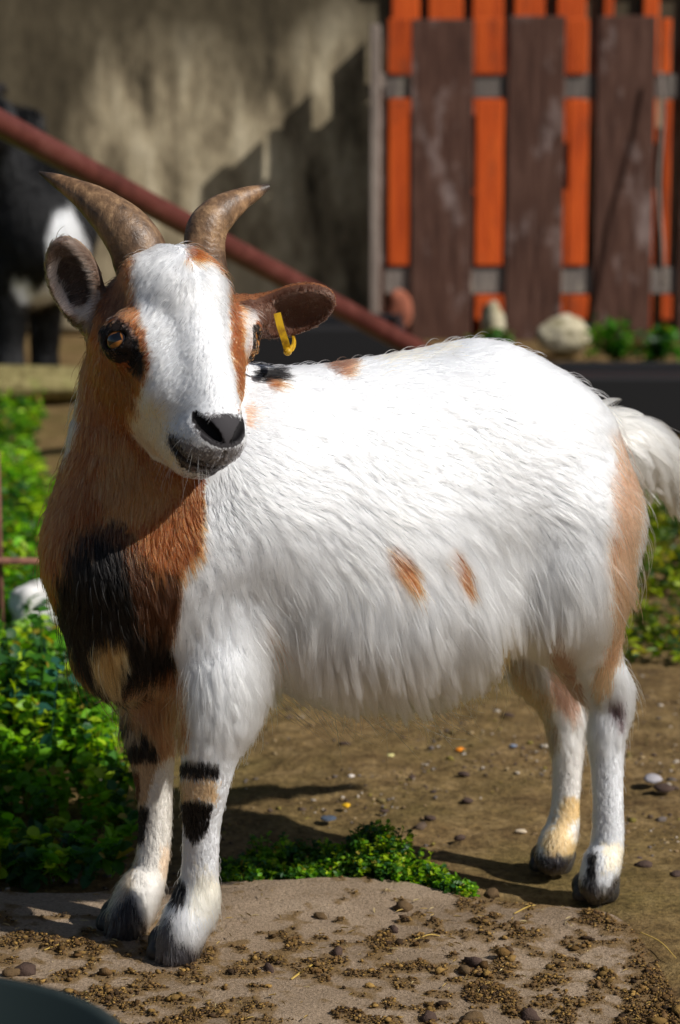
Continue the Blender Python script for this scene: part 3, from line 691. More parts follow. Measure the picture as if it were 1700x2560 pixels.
build_curves('whiskers', WP, np.full(len(cand), .00014)[:, None] * np.linspace(1, .3, 7)[None], np.full((len(cand), 3), .7), mh, goat)
for nm, sel in (('coat', ~np.isin(rr, [gi['tail']])), ('tail_hair', rr == gi['tail'])):
    build_curves(nm, PT[sel], R[sel], C[sel], mh, goat)

# ================================================================== THE YARD
def box(c, s, bev=.004, yaw=0.0):
    """bevelled box centred at c, full size s -> verts, faces"""
    x, y, z = (q / 2 for q in s); b = min(bev, x * .9, y * .9, z * .9); V = []; Fc = []
    ca, sa = math.cos(yaw), math.sin(yaw)
    for sx in (-1, 1):
        for sy in (-1, 1):
            for sz in (-1, 1):
                V += [(sx * x, sy * (y - b), sz * (z - b)), (sx * (x - b), sy * y, sz * (z - b)), (sx * (x - b), sy * (y - b), sz * z)]
    I = lambda sx, sy, sz, k: ((sx > 0) * 4 + (sy > 0) * 2 + (sz > 0)) * 3 + k
    for s in (-1, 1):
        Fc.append([I(s, -1, -1, 0), I(s, 1, -1, 0), I(s, 1, 1, 0), I(s, -1, 1, 0)][::s]); Fc.append([I(-1, s, -1, 1), I(-1, s, 1, 1), I(1, s, 1, 1), I(1, s, -1, 1)][::s]); Fc.append([I(-1, -1, s, 2), I(1, -1, s, 2), I(1, 1, s, 2), I(-1, 1, s, 2)][::s])
    for a in (-1, 1):
        for b_ in (-1, 1):
            Fc += [[I(a, b_, -1, 0), I(a, b_, 1, 0), I(a, b_, 1, 1), I(a, b_, -1, 1)], [I(a, -1, b_, 0), I(a, 1, b_, 0), I(a, 1, b_, 2), I(a, -1, b_, 2)], [I(-1, a, b_, 1), I(1, a, b_, 1), I(1, a, b_, 2), I(-1, a, b_, 2)]]
            for c_ in (-1, 1): Fc.append([I(a, b_, c_, 0), I(a, b_, c_, 1), I(a, b_, c_, 2)])
    V = np.array(V); V = np.c_[V[:, 0] * ca - V[:, 1] * sa, V[:, 0] * sa + V[:, 1] * ca, V[:, 2]] + np.asarray(c)
    return V, Fc
def fixn(o):
    import bmesh
    bm = bmesh.new(); bm.from_mesh(o.data); bmesh.ops.recalc_face_normals(bm, faces=bm.faces); bm.to_mesh(o.data); bm.free(); return o
def boxo(name, c, s, mat, parent=None, bev=.004, yaw=0.0): V, Fc = box(c, s, bev, yaw); return fixn(mesh_obj(name, V, Fc, mat, parent, smooth=False))
def pxbox(name, x0, x1, y0, y1, Y, th, mat, parent=None, bev=.003, dx=0):
    a = W(x0, y1, Y); b = W(x1, y0, Y); return boxo(name, ((a[0] + b[0]) / 2 + dx, Y + th / 2, (a[2] + b[2]) / 2), (b[0] - a[0], th, b[2] - a[2]), mat, parent, bev)

# ---- ground
def grid_axis(a, b, fa, fb, fine, coarse):
    g = [a]
    while g[-1] < b:
        x = g[-1]; d = max(fa - x, x - fb, 0); g.append(x + fine + d * coarse)
    return np.array(g)
ground_m, nt, b = new_mat('dirt', rough=.95, spec=.1)
n1 = noise(nt, 2.2, 5, .6); n2 = noise(nt, 26, 6, .7); n3 = noise(nt, 130, 4, .7)
c1 = ramp(nt, n2, [(.3, (.085, .052, .024)), (.5, (.175, .115, .050)), (.7, (.29, .20, .095))])
c2 = mixc(nt, ramp(nt, n1, [(.48, (0, 0, 0)), (.68, (.45, .45, .45))]), c1, (.12, .105, .028))
c3 = mixc(nt, ramp(nt, n3, [(.35, (.55, .55, .55)), (.6, (1.15, 1.12, 1.05))]), (0, 0, 0), c2)
mx = mixc(nt, 1.0, c2, ramp(nt, n3, [(.30, (.45, .42, .40)), (.5, (.9, .9, .9)), (.68, (1.25, 1.2, 1.1))]), 'MULTIPLY')
nt.links.new(mx, b.inputs['Base Color']); bump(nt, b, n3, .7, .006)
gx_ = grid_axis(-30, 30, -.6, .6, .008, .09); gy_ = grid_axis(-2, 60, 2.3, 3.4, .008, .09)
XX, YY = np.meshgrid(gx_, gy_, indexing='ij'); Pg = np.stack([XX, YY, 0 * XX], -1)
near = np.exp(-np.maximum(0, np.maximum(2.3 - YY, YY - 4)) / 2)
ZZ = -.022 + .010 * fbm(Pg, 3, 2, 2) + (.006 * fbm(Pg, 14, 3, 4) + .0035 * fbm(Pg, 55, 2, 6)) * near
fa_ = np.hypot(XX - .33, YY - 2.6) < .25; ZZ = np.where(fa_, np.maximum(ZZ, -.022) * .5 - .008, ZZ)
rt_ = smooth01(XX, .24, .34) * smooth01(-YY, -2.62, -2.50); ZZ = ZZ * (1 - rt_) + rt_ * (-.007 + .003 * fbm(Pg, 30, 2, 5)); Vg = np.stack([XX, YY, ZZ], -1).reshape(-1, 3); ni, nj = XX.shape
ii, jj = np.meshgrid(np.arange(ni - 1), np.arange(nj - 1), indexing='ij'); q = (ii * nj + jj).ravel()
tag(mesh_obj('ground', Vg, np.stack([q, q + nj, q + nj + 1, q + 1], 1), ground_m), kind='structure')
def gz_at(x, y): return -.02 + .010 * fbm(np.array([[x, y, 0.]]), 3, 2, 2)[0]

# ---- concrete slab with a broken edge
slab_m, nt, b = new_mat('concrete', rough=.9, spec=.15)
n1 = noise(nt, 5, 5, .6); n2 = noise(nt, 45, 6, .75); n3 = noise(nt, 260, 4, .75)
c1 = ramp(nt, n1, [(.3, (.20, .145, .095)), (.55, (.32, .24, .165)), (.75, (.43, .335, .24))])
c2 = mixc(nt, 1.0, c1, ramp(nt, n3, [(.28, (.35, .32, .30)), (.45, (.85, .84, .82)), (.6, (1.1, 1.08, 1.08)), (.74, (1.5, 1.5, 1.55))]), 'MULTIPLY')
c4 = mixc(nt, ramp(nt, n2, [(.54, (0, 0, 0)), (.66, (.5, .5, .5))]), c2, (.15, .10, .05))
ad_ = nt.nodes.new('ShaderNodeAttribute'); ad_.attribute_name = 'dirt'; sm_ = nt.nodes.new('ShaderNodeMath'); sm_.operation = 'MULTIPLY_ADD'; nt.links.new(n2, sm_.inputs[0]); sm_.inputs[1].default_value = .55; nt.links.new(ad_.outputs['Fac'], sm_.inputs[2])
c4 = mixc(nt, ramp(nt, sm_.outputs[0], [(.36, (0, 0, 0)), (.52, (.85, .85, .85))]), c4, mixc(nt, n3, (.07, .042, .018), (.26, .16, .06)))
nt.links.new(c4, b.inputs['Base Color']); bump(nt, b, n3, .8, .004)
edge_px = [(-700, 2225), (-200, 2228), (150, 2232), (330, 2222), (560, 2204), (700, 2196), (860, 2192), (1000, 2200), (1090, 2222), (1160, 2240), (1300, 2262), (1440, 2272), (1545, 2292), (1600, 2350), (1650, 2440), (1720, 2540), (1820, 2700)]
ep = spline([(*G(x, y, 0)[:2], 0) for x, y in edge_px], 14)[:, :2]
ep = ep + np.stack([fbm(np.c_[ep, ep[:, 0] * 0], 18, 3, 3), fbm(np.c_[ep, ep[:, 0] * 0], 18, 3, 9)], 1) * .006
ring = []; K_ = 260
near_y = 1.1
for k in range(K_):
    f = (k / (K_ - 1)) ** 1.5
    rowp = ep * (1 - f) + np.c_[ep[:, 0] * .9, np.full(len(ep), near_y)] * f; ring.append(rowp)
ring = np.array(ring); P3 = np.concatenate([ring, np.zeros(ring.shape[:2] + (1,))], 2)
zz = .0 + .0012 * fbm(P3, 30, 3, 1) + .002 * fbm(P3, 5, 2, 8); zz[0] = -.004; dcl = np.clip(.45 * smooth01(P3[..., 0], .20, .36) * smooth01(-P3[..., 1], -2.55, -2.40) + .65 * fbm(P3 * [1, 1, 0], 60, 3, 13) + .45 * fbm(P3 * [1, 1, 0], 15, 2, 21) + .22 * smooth01(-P3[..., 1], -2.55, -2.25) + .05 * fbm(P3, 120, 2, 3), -1, 1); zz = zz + .003 * smooth01(dcl, .05, .5) * (.6 + .4 * fbm(P3, 160, 2, 9)); zz[1] = zz[1] - .001
P3[..., 2] = zz; low = P3[0].copy(); low[:, 2] = -.045; allr = np.concatenate([low[None], P3[:1] * [1, 1, 1], P3]); allr[1, :, 2] = -.010
ni, nj = allr.shape[:2]; ii, jj = np.meshgrid(np.arange(ni - 1), np.arange(nj - 1), indexing='ij'); q = (ii * nj + jj).ravel()
dirt_w = np.concatenate([dcl[:1], dcl[:1], dcl]).reshape(-1)
so = mesh_obj('path', allr.reshape(-1, 3), np.stack([q, q + nj, q + nj + 1, q + 1], 1), slab_m); fixn(so); tag(so, kind='structure')
at = so.data.attributes.new('dirt', 'FLOAT', 'POINT'); at.data.foreach_set('value', dirt_w.astype(np.float32))

# ---- crumbs, droppings, pebbles
_ico = {}
def ico(sub=2):
    if sub not in _ico:
        import bmesh
        bm = bmesh.new(); bmesh.ops.create_icosphere(bm, subdivisions=sub, radius=1); bm.verts.ensure_lookup_table()
        _ico[sub] = (np.array([v.co[:] for v in bm.verts]), np.array([[v.index for v in f.verts] for f in bm.faces])); bm.free()
    return _ico[sub]
def lumps(name, pts, sizes, cols, mat, flat=(.35, .7), rough_=.35, parent=None, sub=2):
    V0, F0 = ico(sub); n = len(pts); k = len(V0)
    S = sizes[:, None] * np.stack([1 + .5 * rng.random(n), .7 + .5 * rng.random(n), flat[0] + (flat[1] - flat[0]) * rng.random(n)], 1)
    a = rng.random(n) * 6.28; V = V0[None] * S[:, None]
    d = 1 + rough_ * vnoise(V0[None] * 1.6 + rng.random((n, 1, 3)) * 50, 1.0); V = V * d[..., None]
    R_ = np.stack([V[..., 0] * np.cos(a)[:, None] - V[..., 1] * np.sin(a)[:, None], V[..., 0] * np.sin(a)[:, None] + V[..., 1] * np.cos(a)[:, None], V[..., 2]], -1) + pts[:, None]
    Fc = (F0[None] + (np.arange(n) * k)[:, None, None]).reshape(-1, 3); o = mesh_obj(name, R_.reshape(-1, 3), Fc, mat, parent, smooth=sub > 1)
    if cols is not None:
        at = o.data.attributes.new('tint', 'FLOAT_COLOR', 'POINT'); at.data.foreach_set('color', np.repeat(np.c_[cols, np.ones(n)], k, 0).astype(np.float32).ravel())
    return o
lump_m = attr_mat('crumb', 'tint', .9, .12); nt = lump_m.node_tree; bump(nt, nt.nodes['Principled BSDF'], noise(nt, 300, 3, .7), .8, .002)
def inside_slab(x, y):
    ey = np.interp(x, ep[:, 0], ep[:, 1]); return y < ey - .006
n = 260000; x = rng.uniform(-.62, .62, n); y = rng.uniform(1.9, 2.62, n); Pn = np.c_[x, y, 0 * x]
clus = .30 * smooth01(x, .20, .36) + .65 * fbm(Pn, 60, 3, 13) + .45 * fbm(Pn, 15, 2, 21); px_ = PX(Pn)
amount = .30 + .55 * smooth01(px_[:, 1], 2200, 2540) + .12 * smooth01(px_[:, 0], 600, 1500)
keep = inside_slab(x, y) & (clus > .42 - .55 * amount + rng.random(n) * .35); x, y, clus = x[keep], y[keep], clus[keep]
s_ = rng.lognormal(math.log(.00085), .50, len(x)); s_[rng.random(len(x)) < .012] *= 2.5; pal = np.array([(.15, .085, .028), (.10, .055, .020), (.20, .12, .038), (.05, .030, .016), (.25, .15, .045), (.12, .07, .03)])
pz_ = s_ * .35 + .0012 * fbm(Pn[keep], 30, 3, 1) + .002 * fbm(Pn[keep], 5, 2, 8) + .003 * smooth01(clus + .22 * smooth01(-y, -2.55, -2.25), .05, .5) + rng.random(len(x)) * .0025 * smooth01(clus, .1, .5)
tag(lumps('dried_dung_litter', np.c_[x, y, pz_], s_, pal[rng.integers(0, 6, len(x))] * (.6 + .8 * rng.random((len(x), 1))), lump_m, (.3, .9), .6, sub=1), 'crumbled dried dung and mud litter strewn over the concrete', 'litter', kind='stuff')
print('CRUMBS', len(x))
n = 60000; x = rng.uniform(-1.2, 1.4, n); y = 2.2 + rng.random(n) ** 1.6 * 3.3; ey = np.interp(x, ep[:, 0], ep[:, 1]); keep = (y > ey + .004)
Pn = np.c_[x, y, 0 * x]; keep &= fbm(Pn, 9, 3, 31) + rng.random(n) * .5 + .35 * smooth01(x, .22, .34) * smooth01(-y, -2.6, -2.35) > .22; x, y = x[keep], y[keep]
s_ = rng.lognormal(math.log(.0013), .55, len(x)); pal = np.array([(.22, .15, .08), (.10, .07, .05), (.30, .22, .12), (.12, .10, .09), (.38, .33, .27), (.20, .16, .04), (.07, .05, .045), (.16, .12, .05)])
zg = -.021 + .010 * fbm(np.c_[x, y, 0 * x], 3, 2, 2)
tag(lumps('pebble_gravel', np.c_[x, y, zg], s_, pal[rng.integers(0, 8, len(x))] * (.8 + .5 * rng.random((len(x), 1))), lump_m, (.4, .9), .5, sub=1), 'small pebbles and earth crumbs scattered over the bare ground', 'gravel', kind='stuff')
def one(name, px, py, size, col, label, cat, flat=(.4, .6), z=-.018, rgh=.3):
    p = G(px, py, z); o = lumps(name, (p + [0, 0, size * .25])[None], np.array([size]), np.array([col]), lump_m, flat, rgh); return tag(o, label, cat)
one('pebble', 1150, 1876, .0060, (.75, .24, .02), 'bright orange pebble on the bare ground beneath the belly', 'pebble')
one('pebble', 975, 1892, .0058, (.62, .56, .24), 'pale yellow pebble on the bare ground below the belly', 'pebble')
one('pebble', 865, 2016, .0050, (.70, .40, .02), 'small yellow-orange pebble just behind the low green clump', 'pebble')
one('pebble', 1282, 1866, .0042, (.20, .24, .32), 'small blue-grey pebble left of the far hind leg', 'pebble')
one('slate_chip', 820, 2050, .0095, (.075, .095, .13), 'flat dark blue-grey slate chip behind the low green clump', 'stone', (.16, .2))
one('stone', 1632, 1954, .017, (.36, .34, .36), 'flat pale grey stone on the dirt right of the hind legs', 'stone', (.22, .3))
one('pebble', 1303, 2082, .0062, (.52, .42, .30), 'cream pebble beside the rear hooves', 'pebble')
one('pebble', 877, 1942, .0042, (.66, .60, .54), 'tiny whitish pebble between the legs on bare ground', 'pebble')
GL = ['dark dropping midway between the orange pebble and the low weed clump', 'dark dropping on bare ground above the right end of the weed clump', 'dark dropping on bare ground left of the far hind pastern', 'dark dropping just behind the middle of the weed clump',
 'dark dropping directly under the rear end of the belly fringe', 'dark dropping in front of the far hind hock', 'dark dropping above and right of the small yellow-orange pebble', 'elongated dark dropping under the middle of the belly',
 'dark dropping below the orange pebble', 'larger dark dropping lying against the flat pale grey stone', 'dark dropping right of the near hind pastern', 'dark dropping at the right edge level with the near hind pastern']
SL = ['largest dark dropping on the concrete, right of centre', 'brown dropping touching the largest one on the concrete', 'small dark dropping on the concrete right of the yellow straw', 'brown dropping on the concrete below the right part of the weed clump', 'small brown dropping left of the short yellow straw', 'brown dropping in the hind-leg shadow at the slab edge',
 'dark dropping left of the front hooves beside the bucket', 'brown dropping at the left edge above the bucket', 'dark dropping near the bottom right of the concrete', 'brown dropping at the bottom edge below the largest dropping', 'dark dropping at the bottom edge right of centre', 'small brown dropping on the concrete below the middle of the weed clump', 'dark dropping on the concrete left of the pale straw']
for i, (a_, b_, s) in enumerate([(1168, 2004, .0062), (1150, 2098, .0066), (1075, 2048, .0068), (960, 2030, .0052), (1210, 1730, .0058), (1270, 1790, .0062), (1030, 1945, .006), (862, 1862, .0068), (1160, 1938, .006), (1660, 1975, .011), (1610, 2165, .008), (1690, 2190, .008)]):
    o = one('dropping', a_, b_, s, (.075, .05, .04), GL[i], 'dropping'); o['group'] = 'dark droppings on the bare ground'
for i, (a_, b_, s) in enumerate([(1185, 2412, .0095), (1165, 2432, .0078), (845, 2385, .0068), (1005, 2275, .0095), (672, 2425, .0062), (1230, 2240, .0085), (62, 2432, .010), (30, 2438, .008), (1320, 2545, .009), (1180, 2550, .0085), (1070, 2550, .008), (800, 2295, .006), (985, 2330, .006)]):
    o = one('dropping', a_, b_, s, (.11, .07, .035) if i % 2 else (.07, .045, .035), SL[i], 'dropping', (.55, .75), z=.0, rgh=.5); o['group'] = 'brown droppings on the concrete'
n = 900; x = rng.uniform(-.6, .62, n); y = rng.uniform(1.95, 2.62, n); kk = inside_slab(x, y) | (rng.random(n) < .35); x, y = x[kk], y[kk]; CH = (x, y)
# ---- straw
straw_m, nt, b = new_mat('straw', (.46, .31, .07), .6, .3)
def straw(a, b_, r, lbl, mid=0.0018, z=.0015, grp=None):
    A = G(*a, z); B = G(*b_, z); M_ = (A + B) / 2 + np.array([.003, .004, mid]); P = spline([(*A, r), (*M_, r), (*B, r * .6)], 8)
    T = np.gradient(P[:, :3], axis=0); V = []
    for p, t in zip(P, T):
        t = unit(t); s1 = unit(np.cross(t, UP)); s2 = np.cross(s1, t)
        V += [p[:3] + p[3] * (s1 * math.cos(k * 1.0472) + s2 * .55 * math.sin(k * 1.0472)) for k in range(6)]
    Fc = [(i * 6 + k, i * 6 + (k + 1) % 6, i * 6 + 6 + (k + 1) % 6, i * 6 + 6 + k) for i in range(len(P) - 1) for k in range(6)]
    Fc += [tuple(range(5, -1, -1)), tuple(range(len(V) - 6, len(V)))]
    o = mesh_obj('straw', V, Fc, straw_m); return tag(o, lbl, 'straw', grp)
straw((728, 2448), (795, 2405), .0014, 'short thick yellow straw on the concrete right of the front hooves')
straw((1035, 2348), (1100, 2340), .0011, 'pale straw lying level on the concrete below the green clump')
straw((1130, 2230), (1190, 2240), .0010, 'thin straw at the slab edge by the right end of the green clump')
straw((1285, 2284), (1345, 2262), .0010, 'straw on the slab just left of the rear hooves')
straw((110, 2375), (170, 2362), .0010, 'pale straw on the slab left of the front hooves')
straw((1600, 2330), (1690, 2395), .0009, 'thin straw at the right edge on the dirt')

straw_v = attr_mat('chaff', 'tint', .7, .2)
# ---- leaves
leaf_m, nt, b = new_mat('leaf', rough=.45, spec=.35); a = nt.nodes.new('ShaderNodeAttribute'); a.attribute_name = 'tint'
nt.links.new(a.outputs['Color'], b.inputs['Base Color']); tr = nt.nodes.new('ShaderNodeBsdfTranslucent'); mxs = nt.nodes.new('ShaderNodeMixShader'); mxs.inputs[0].default_value = .45
cc = mixc(nt, 1.0, a.outputs['Color'], (1.5, 1.5, .35), 'MULTIPLY'); nt.links.new(cc, tr.inputs[0]); nt.links.new(b.outputs[0], mxs.inputs[1]); nt.links.new(tr.outputs[0], mxs.inputs[2]); nt.links.new(mxs.outputs[0], nt.nodes['Material Output'].inputs[0])
def leaves(name, base, size, heading, pitch, cols, mat=leaf_m, wid=.55, parent=None, extra=None):
    """each leaf: 7-point folded blade"""
    n = len(base); prof = np.array([(0, 0, 0), (.35, wid * .5, .06), (.35, 0, -.04), (.35, -wid * .5, .06), (.72, wid * .38, .02), (.72, 0, -.08), (.72, -wid * .38, .02), (1, 0, -.16)])
    F0 = np.array([(0, 1, 2), (0, 2, 3), (1, 4, 2), (2, 4, 5), (3, 2, 5), (3, 5, 6), (4, 7, 5), (5, 7, 6)])
    f = np.stack([np.cos(heading) * np.cos(pitch), np.sin(heading) * np.cos(pitch), np.sin(pitch)], 1); l = np.stack([-np.sin(heading), np.cos(heading), 0 * heading], 1)
    roll = rng.normal(0, .5, n); up = np.cross(f, l); l2 = l * np.cos(roll)[:, None] + up * np.sin(roll)[:, None]; u2 = np.cross(f, l2)
    V = base[:, None] + size[:, None, None] * (prof[None, :, 0:1] * f[:, None] + prof[None, :, 1:2] * l2[:, None] + prof[None, :, 2:3] * u2[:, None])
    Fc = (F0[None] + (np.arange(n) * 8)[:, None, None]).reshape(-1, 3); V = V.reshape(-1, 3); C_ = np.repeat(cols, 8, 0)
    if extra is not None: Fc = np.concatenate([Fc, extra[1] + len(V)]); V = np.concatenate([V, extra[0]]); C_ = np.concatenate([C_, extra[2]])
    o = mesh_obj(name, V, Fc, mat, parent); at = o.data.attributes.new('tint', 'FLOAT_COLOR', 'POINT'); at.data.foreach_set('color', np.c_[C_, np.ones(len(C_))].astype(np.float32).ravel()); return o
def stalks(A, B, r, col):
    """thin three-sided stems A->B"""
    n = len(A); d = B - A; d /= np.linalg.norm(d, axis=1)[:, None]; s1 = np.cross(d, [0.3, 1, .1]); s1 /= np.linalg.norm(s1, axis=1)[:, None]; s2 = np.cross(d, s1)
    V = np.stack([P + r[:, None] * k * (s1 * math.cos(t) + s2 * math.sin(t)) for P, k in ((A, 1), (B, .5)) for t in (0, 2.1, 4.2)], 1)
    F0 = np.array([(0, 1, 4), (0, 4, 3), (1, 2, 5), (1, 5, 4), (2, 0, 3), (2, 3, 5)]); return V.reshape(-1, 3), (F0[None] + (np.arange(n) * 6)[:, None, None]).reshape(-1, 3), np.repeat(col, 6, 0)
GREENS = np.array([(.055, .17, .006), (.13, .33, .010), (.21, .42, .012), (.035, .11, .010), (.34, .48, .018), (.03, .11, .03)])
def plants(name, bx, by, hgt, nl, ls, cols=GREENS, zb=-.02, label=None, cat=None, kind=None, wid=.6, lean=.3):
    n = len(bx); A = np.c_[bx, by, np.full(n, zb)]; an = rng.random(n) * 6.28; ln = rng.random(n) * lean
    B = A + hgt[:, None] * np.stack([np.cos(an) * ln, np.sin(an) * ln, np.ones(n)], 1); ids = np.repeat(np.arange(n), nl); t = .15 + .85 * rng.random(len(ids)) ** .75
    P = A[ids] + (B - A)[ids] * t[:, None]; hd = rng.random(len(ids)) * 6.28; sz = ls * (.55 + .8 * rng.random(len(ids))) * (1.15 - .4 * t)
    tone = (.75 + .5 * rng.random((n, 1))) * cols[rng.integers(0, len(cols), n)]; C_ = tone[ids] * (.75 + .5 * rng.random((len(ids), 1)))
    yl = rng.random(len(ids)) < .04; C_[yl] = (.30, .24, .03)
    o = leaves(name, P, sz, hd, rng.normal(.15, .45, len(ids)), C_, wid=wid, extra=stalks(A, B, np.full(n, .0008) * (1 + hgt * 4), tone * .8)); return tag(o, label, cat, kind=kind)
# low clump by the slab edge
n = 1000; px_ = rng.uniform(540, 1170, n); dep = rng.random(n) ** 1.3
x = np.array([G(a, 2160, 0)[0] for a in px_]); ey = np.interp(x, ep[:, 0], ep[:, 1]); y = ey + .004 + dep * .085 * (1 - .6 * smooth01(px_, 1000, 1150))
lump = np.clip(.5 + .95 * fbm(np.c_[x, y, 0 * x], 24, 2, 3), 0, 1); kk = lump + .3 * rng.random(n) > .28; x, y, px_, lump = x[kk], y[kk], px_[kk], lump[kk]; hg = (.010 + .046 * lump) * (1 - .55 * smooth01(px_, 960, 1150)) * (1 - .3 * smooth01(-px_, -620, -560))
plants('low_weed_clump', x, y, hg, 14, .0085, cols=GREENS * [1.0, .95, 1.0], zb=-.018, label='low bright green weed clump along the slab edge between the legs', cat='weeds', kind='stuff', wid=.7, lean=.5)
# weeds on the left
def spread(n, x0, x1, y0, y1, p=1.0): return rng.uniform(x0, x1, n), y0 + (y1 - y0) * rng.random(n) ** p
x, y = spread(2600, -1.5, -.20, 2.60, 3.9, 1.2); lim = -.24 - .10 * (y - 2.6); k = (x < lim + .03 * fbm(np.c_[x, y, 0 * x], 8, 2, 3)); x, y = x[k], y[k]
hg = (.10 + .11 * (.5 + .5 * fbm(np.c_[x, y, 0 * x], 6, 2, 33))) * (.22 + .78 * smooth01(y, 2.74, 3.0)) * (1 - .62 * smooth01(y, 3.15, 3.6))
plants('weed_undergrowth', x, y, hg, 15, .020, label='thick leafy green weeds growing left of the goat', cat='weeds', kind='stuff', wid=.75)
x, y = spread(150, -1.3, -.24, 2.86, 3.5, 1.0); k = x < -.25 - .12 * (y - 2.6); x, y = x[k], y[k]
plants('broad_leaf_weeds', x, y, rng.uniform(.12, .24, len(x)) * (1 - .5 * smooth01(y, 3.0, 3.5)), 10, .030, cols=GREENS * [.9, 1.0, 2.5], label='taller broad-leaved weeds standing out of the undergrowth on the left', cat='weeds', kind='stuff', wid=.8, lean=.35)
x, y = spread(320, -1.5, -.22, 2.85, 3.9, 1.0); k = x < -.24 - .10 * (y - 2.6); x, y = x[k], y[k]; n = len(x); hh = rng.uniform(.06, .13, n) * (1 - .45 * smooth01(y, 3.1, 3.7))
tag(leaves('grass_blades', np.c_[x, y, np.full(n, -.02)], hh, rng.random(n) * 6.28, rng.uniform(.9, 1.45, n), GREENS[[2, 4, 1]][rng.integers(0, 3, n)] * [1.2, 1.05, 1.5], wid=.03), 'long thin grass blades and dry stems rising through the weeds on the left', 'grass', kind='stuff')
x, y = spread(4200, -2.6, -.42, 3.7, 6.1); k = (fbm(np.c_[x, y, 0 * x], 2.2, 2, 44) + .30 > .1 * (y - 4.6)) & ((y < 5.0) | (x < -.128 * y + .05 * fbm(np.c_[x, y, 0 * x], 9, 2, 4))); x, y = x[k], y[k]
plants('grass_verge', x, y, rng.uniform(.04, .10, len(x)), 12, .030, cols=GREENS * [1.15, 1.2, 1], label='low blurred grass and weeds behind the goat on the left', cat='grass', kind='stuff', wid=.35)
x, y = spread(3200, .24, 2.2, 3.62, 5.2); plants('moss_bank', x, y, rng.uniform(.015, .05, len(x)), 12, .020, cols=GREENS * [1.05, .70, .5], label='mossy yellow-green bank behind the tail on the right', cat='moss', kind='stuff', wid=.4)
x, y = spread(1500, -.35, 2.2, 4.4, 5.6); plants('moss_patch', x, y, rng.uniform(.01, .03, len(x)), 8, .018, cols=GREENS * [1.2, .8, .8], label='thin moss on the shaded ground in front of the fence', cat='moss', kind='stuff', wid=.4)

x, y = CH; n = len(x)
tag(leaves('straw_chaff', np.c_[x, y, np.where(inside_slab(x, y), .003, -.014) + rng.random(n) * .002], rng.uniform(.003, .013, n), rng.random(n) * 6.28, rng.normal(.05, .12, n), np.array([(.42, .29, .09), (.30, .20, .06), (.5, .4, .2)])[rng.integers(0, 3, n)], mat=straw_v, wid=.10), 'short bits of straw and chaff scattered over the concrete', 'chaff', kind='stuff')
# ---- wall
wall_m, nt, b = new_mat('stained_render', rough=.92, spec=.1)
n1 = noise(nt, 1.5, 4, .55, stretch=(1.3, 1, .55)); n2 = noise(nt, 4.5, 6, .65, stretch=(1.5, 1, .5)); n3 = noise(nt, 30, 4, .7, stretch=(1, 1, .6))
c1 = ramp(nt, n2, [(.34, (.07, .057, .037)), (.44, (.26, .21, .135)), (.53, (.44, .365, .24)), (.66, (.66, .57, .40))])
tc = nt.nodes.new('ShaderNodeTexCoord'); sp_ = nt.nodes.new('ShaderNodeSeparateXYZ'); nt.links.new(tc.outputs['Object'], sp_.inputs[0])
def lin(sock, a, b_):
    r = nt.nodes.new('ShaderNodeMapRange'); r.inputs[1].default_value = a; r.inputs[2].default_value = b_; nt.links.new(sock, r.inputs[0]); return r.outputs[0]
def mth(op, x_, y_):
    m = nt.nodes.new('ShaderNodeMath'); m.operation = op
    for s, v in ((m.inputs[0], x_), (m.inputs[1], y_)):
        if isinstance(v, bpy.types.NodeSocket): nt.links.new(v, s)
        else: s.default_value = v
    return m.outputs[0]
topst = lin(sp_.outputs[2], .66, 1.12); left_shade = lin(sp_.outputs[0], -.80, -1.05)
# dark growth stain creeping from the top; left end's shade painted into colour
stain_shade = mth('ADD', mth('ADD', mth('MULTIPLY', topst, .55), mth('MULTIPLY', left_shade, .75)), mth('MULTIPLY', n1, .8))
stain_shade_f = ramp(nt, stain_shade, [(.60, (0, 0, 0)), (.92, (.94, .94, .94))])
c2 = mixc(nt, stain_shade_f, c1, mixc(nt, n2, (.035, .030, .022), (.11, .085, .05)))
c3 = mixc(nt, 1.0, c2, ramp(nt, n3, [(.3, (.75, .75, .75)), (.6, (1.08, 1.08, 1.08))]), 'MULTIPLY')
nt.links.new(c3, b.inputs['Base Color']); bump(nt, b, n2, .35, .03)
WY = 8.2
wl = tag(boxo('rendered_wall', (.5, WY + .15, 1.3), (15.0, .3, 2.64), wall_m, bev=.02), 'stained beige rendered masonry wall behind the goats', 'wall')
# ---- timber
def wood(name, cols, sc_=14, fl=.6):
    m, nt, b = new_mat(name, rough=.75, spec=.2); g = noise(nt, sc_, 6, .65, stretch=(3.5, 3.5, .35)); w = noise(nt, 5, 5, .7, stretch=(1.5, 1, .7))
    oi = nt.nodes.new('ShaderNodeObjectInfo'); c = ramp(nt, g, [(.30, cols[0]), (.5, cols[1]), (.72, cols[2])])
    c = mixc(nt, ramp(nt, w, [(.54, (0, 0, 0)), (.66, (fl, fl, fl))]), c, cols[3])
    v = ramp(nt, oi.outputs['Random'], [(0, (.75, .75, .75)), (1, (1.15, 1.15, 1.15))]); nt.links.new(mixc(nt, 1.0, c, v, 'MULTIPLY'), b.inputs['Base Color']); bump(nt, b, g, .5, .006); return m
w_brown = wood('brown_stained_wood', [(.036, .016, .012), (.085, .040, .028), (.15, .080, .060), (.36, .28, .26)], fl=.55)
w_orange = wood('orange_painted_wood', [(.38, .052, .010), (.60, .090, .013), (.72, .125, .018), (.25, .055, .02)], 11, .65)
w_grey = wood('weathered_grey_wood', [(.09, .075, .07), (.17, .145, .13), (.27, .235, .20), (.42, .38, .30)])
w_lite = wood('weathered_pale_wood', [(.15, .12, .10), (.25, .20, .17), (.34, .28, .24), (.4, .33, .28)])
FY = 8.0
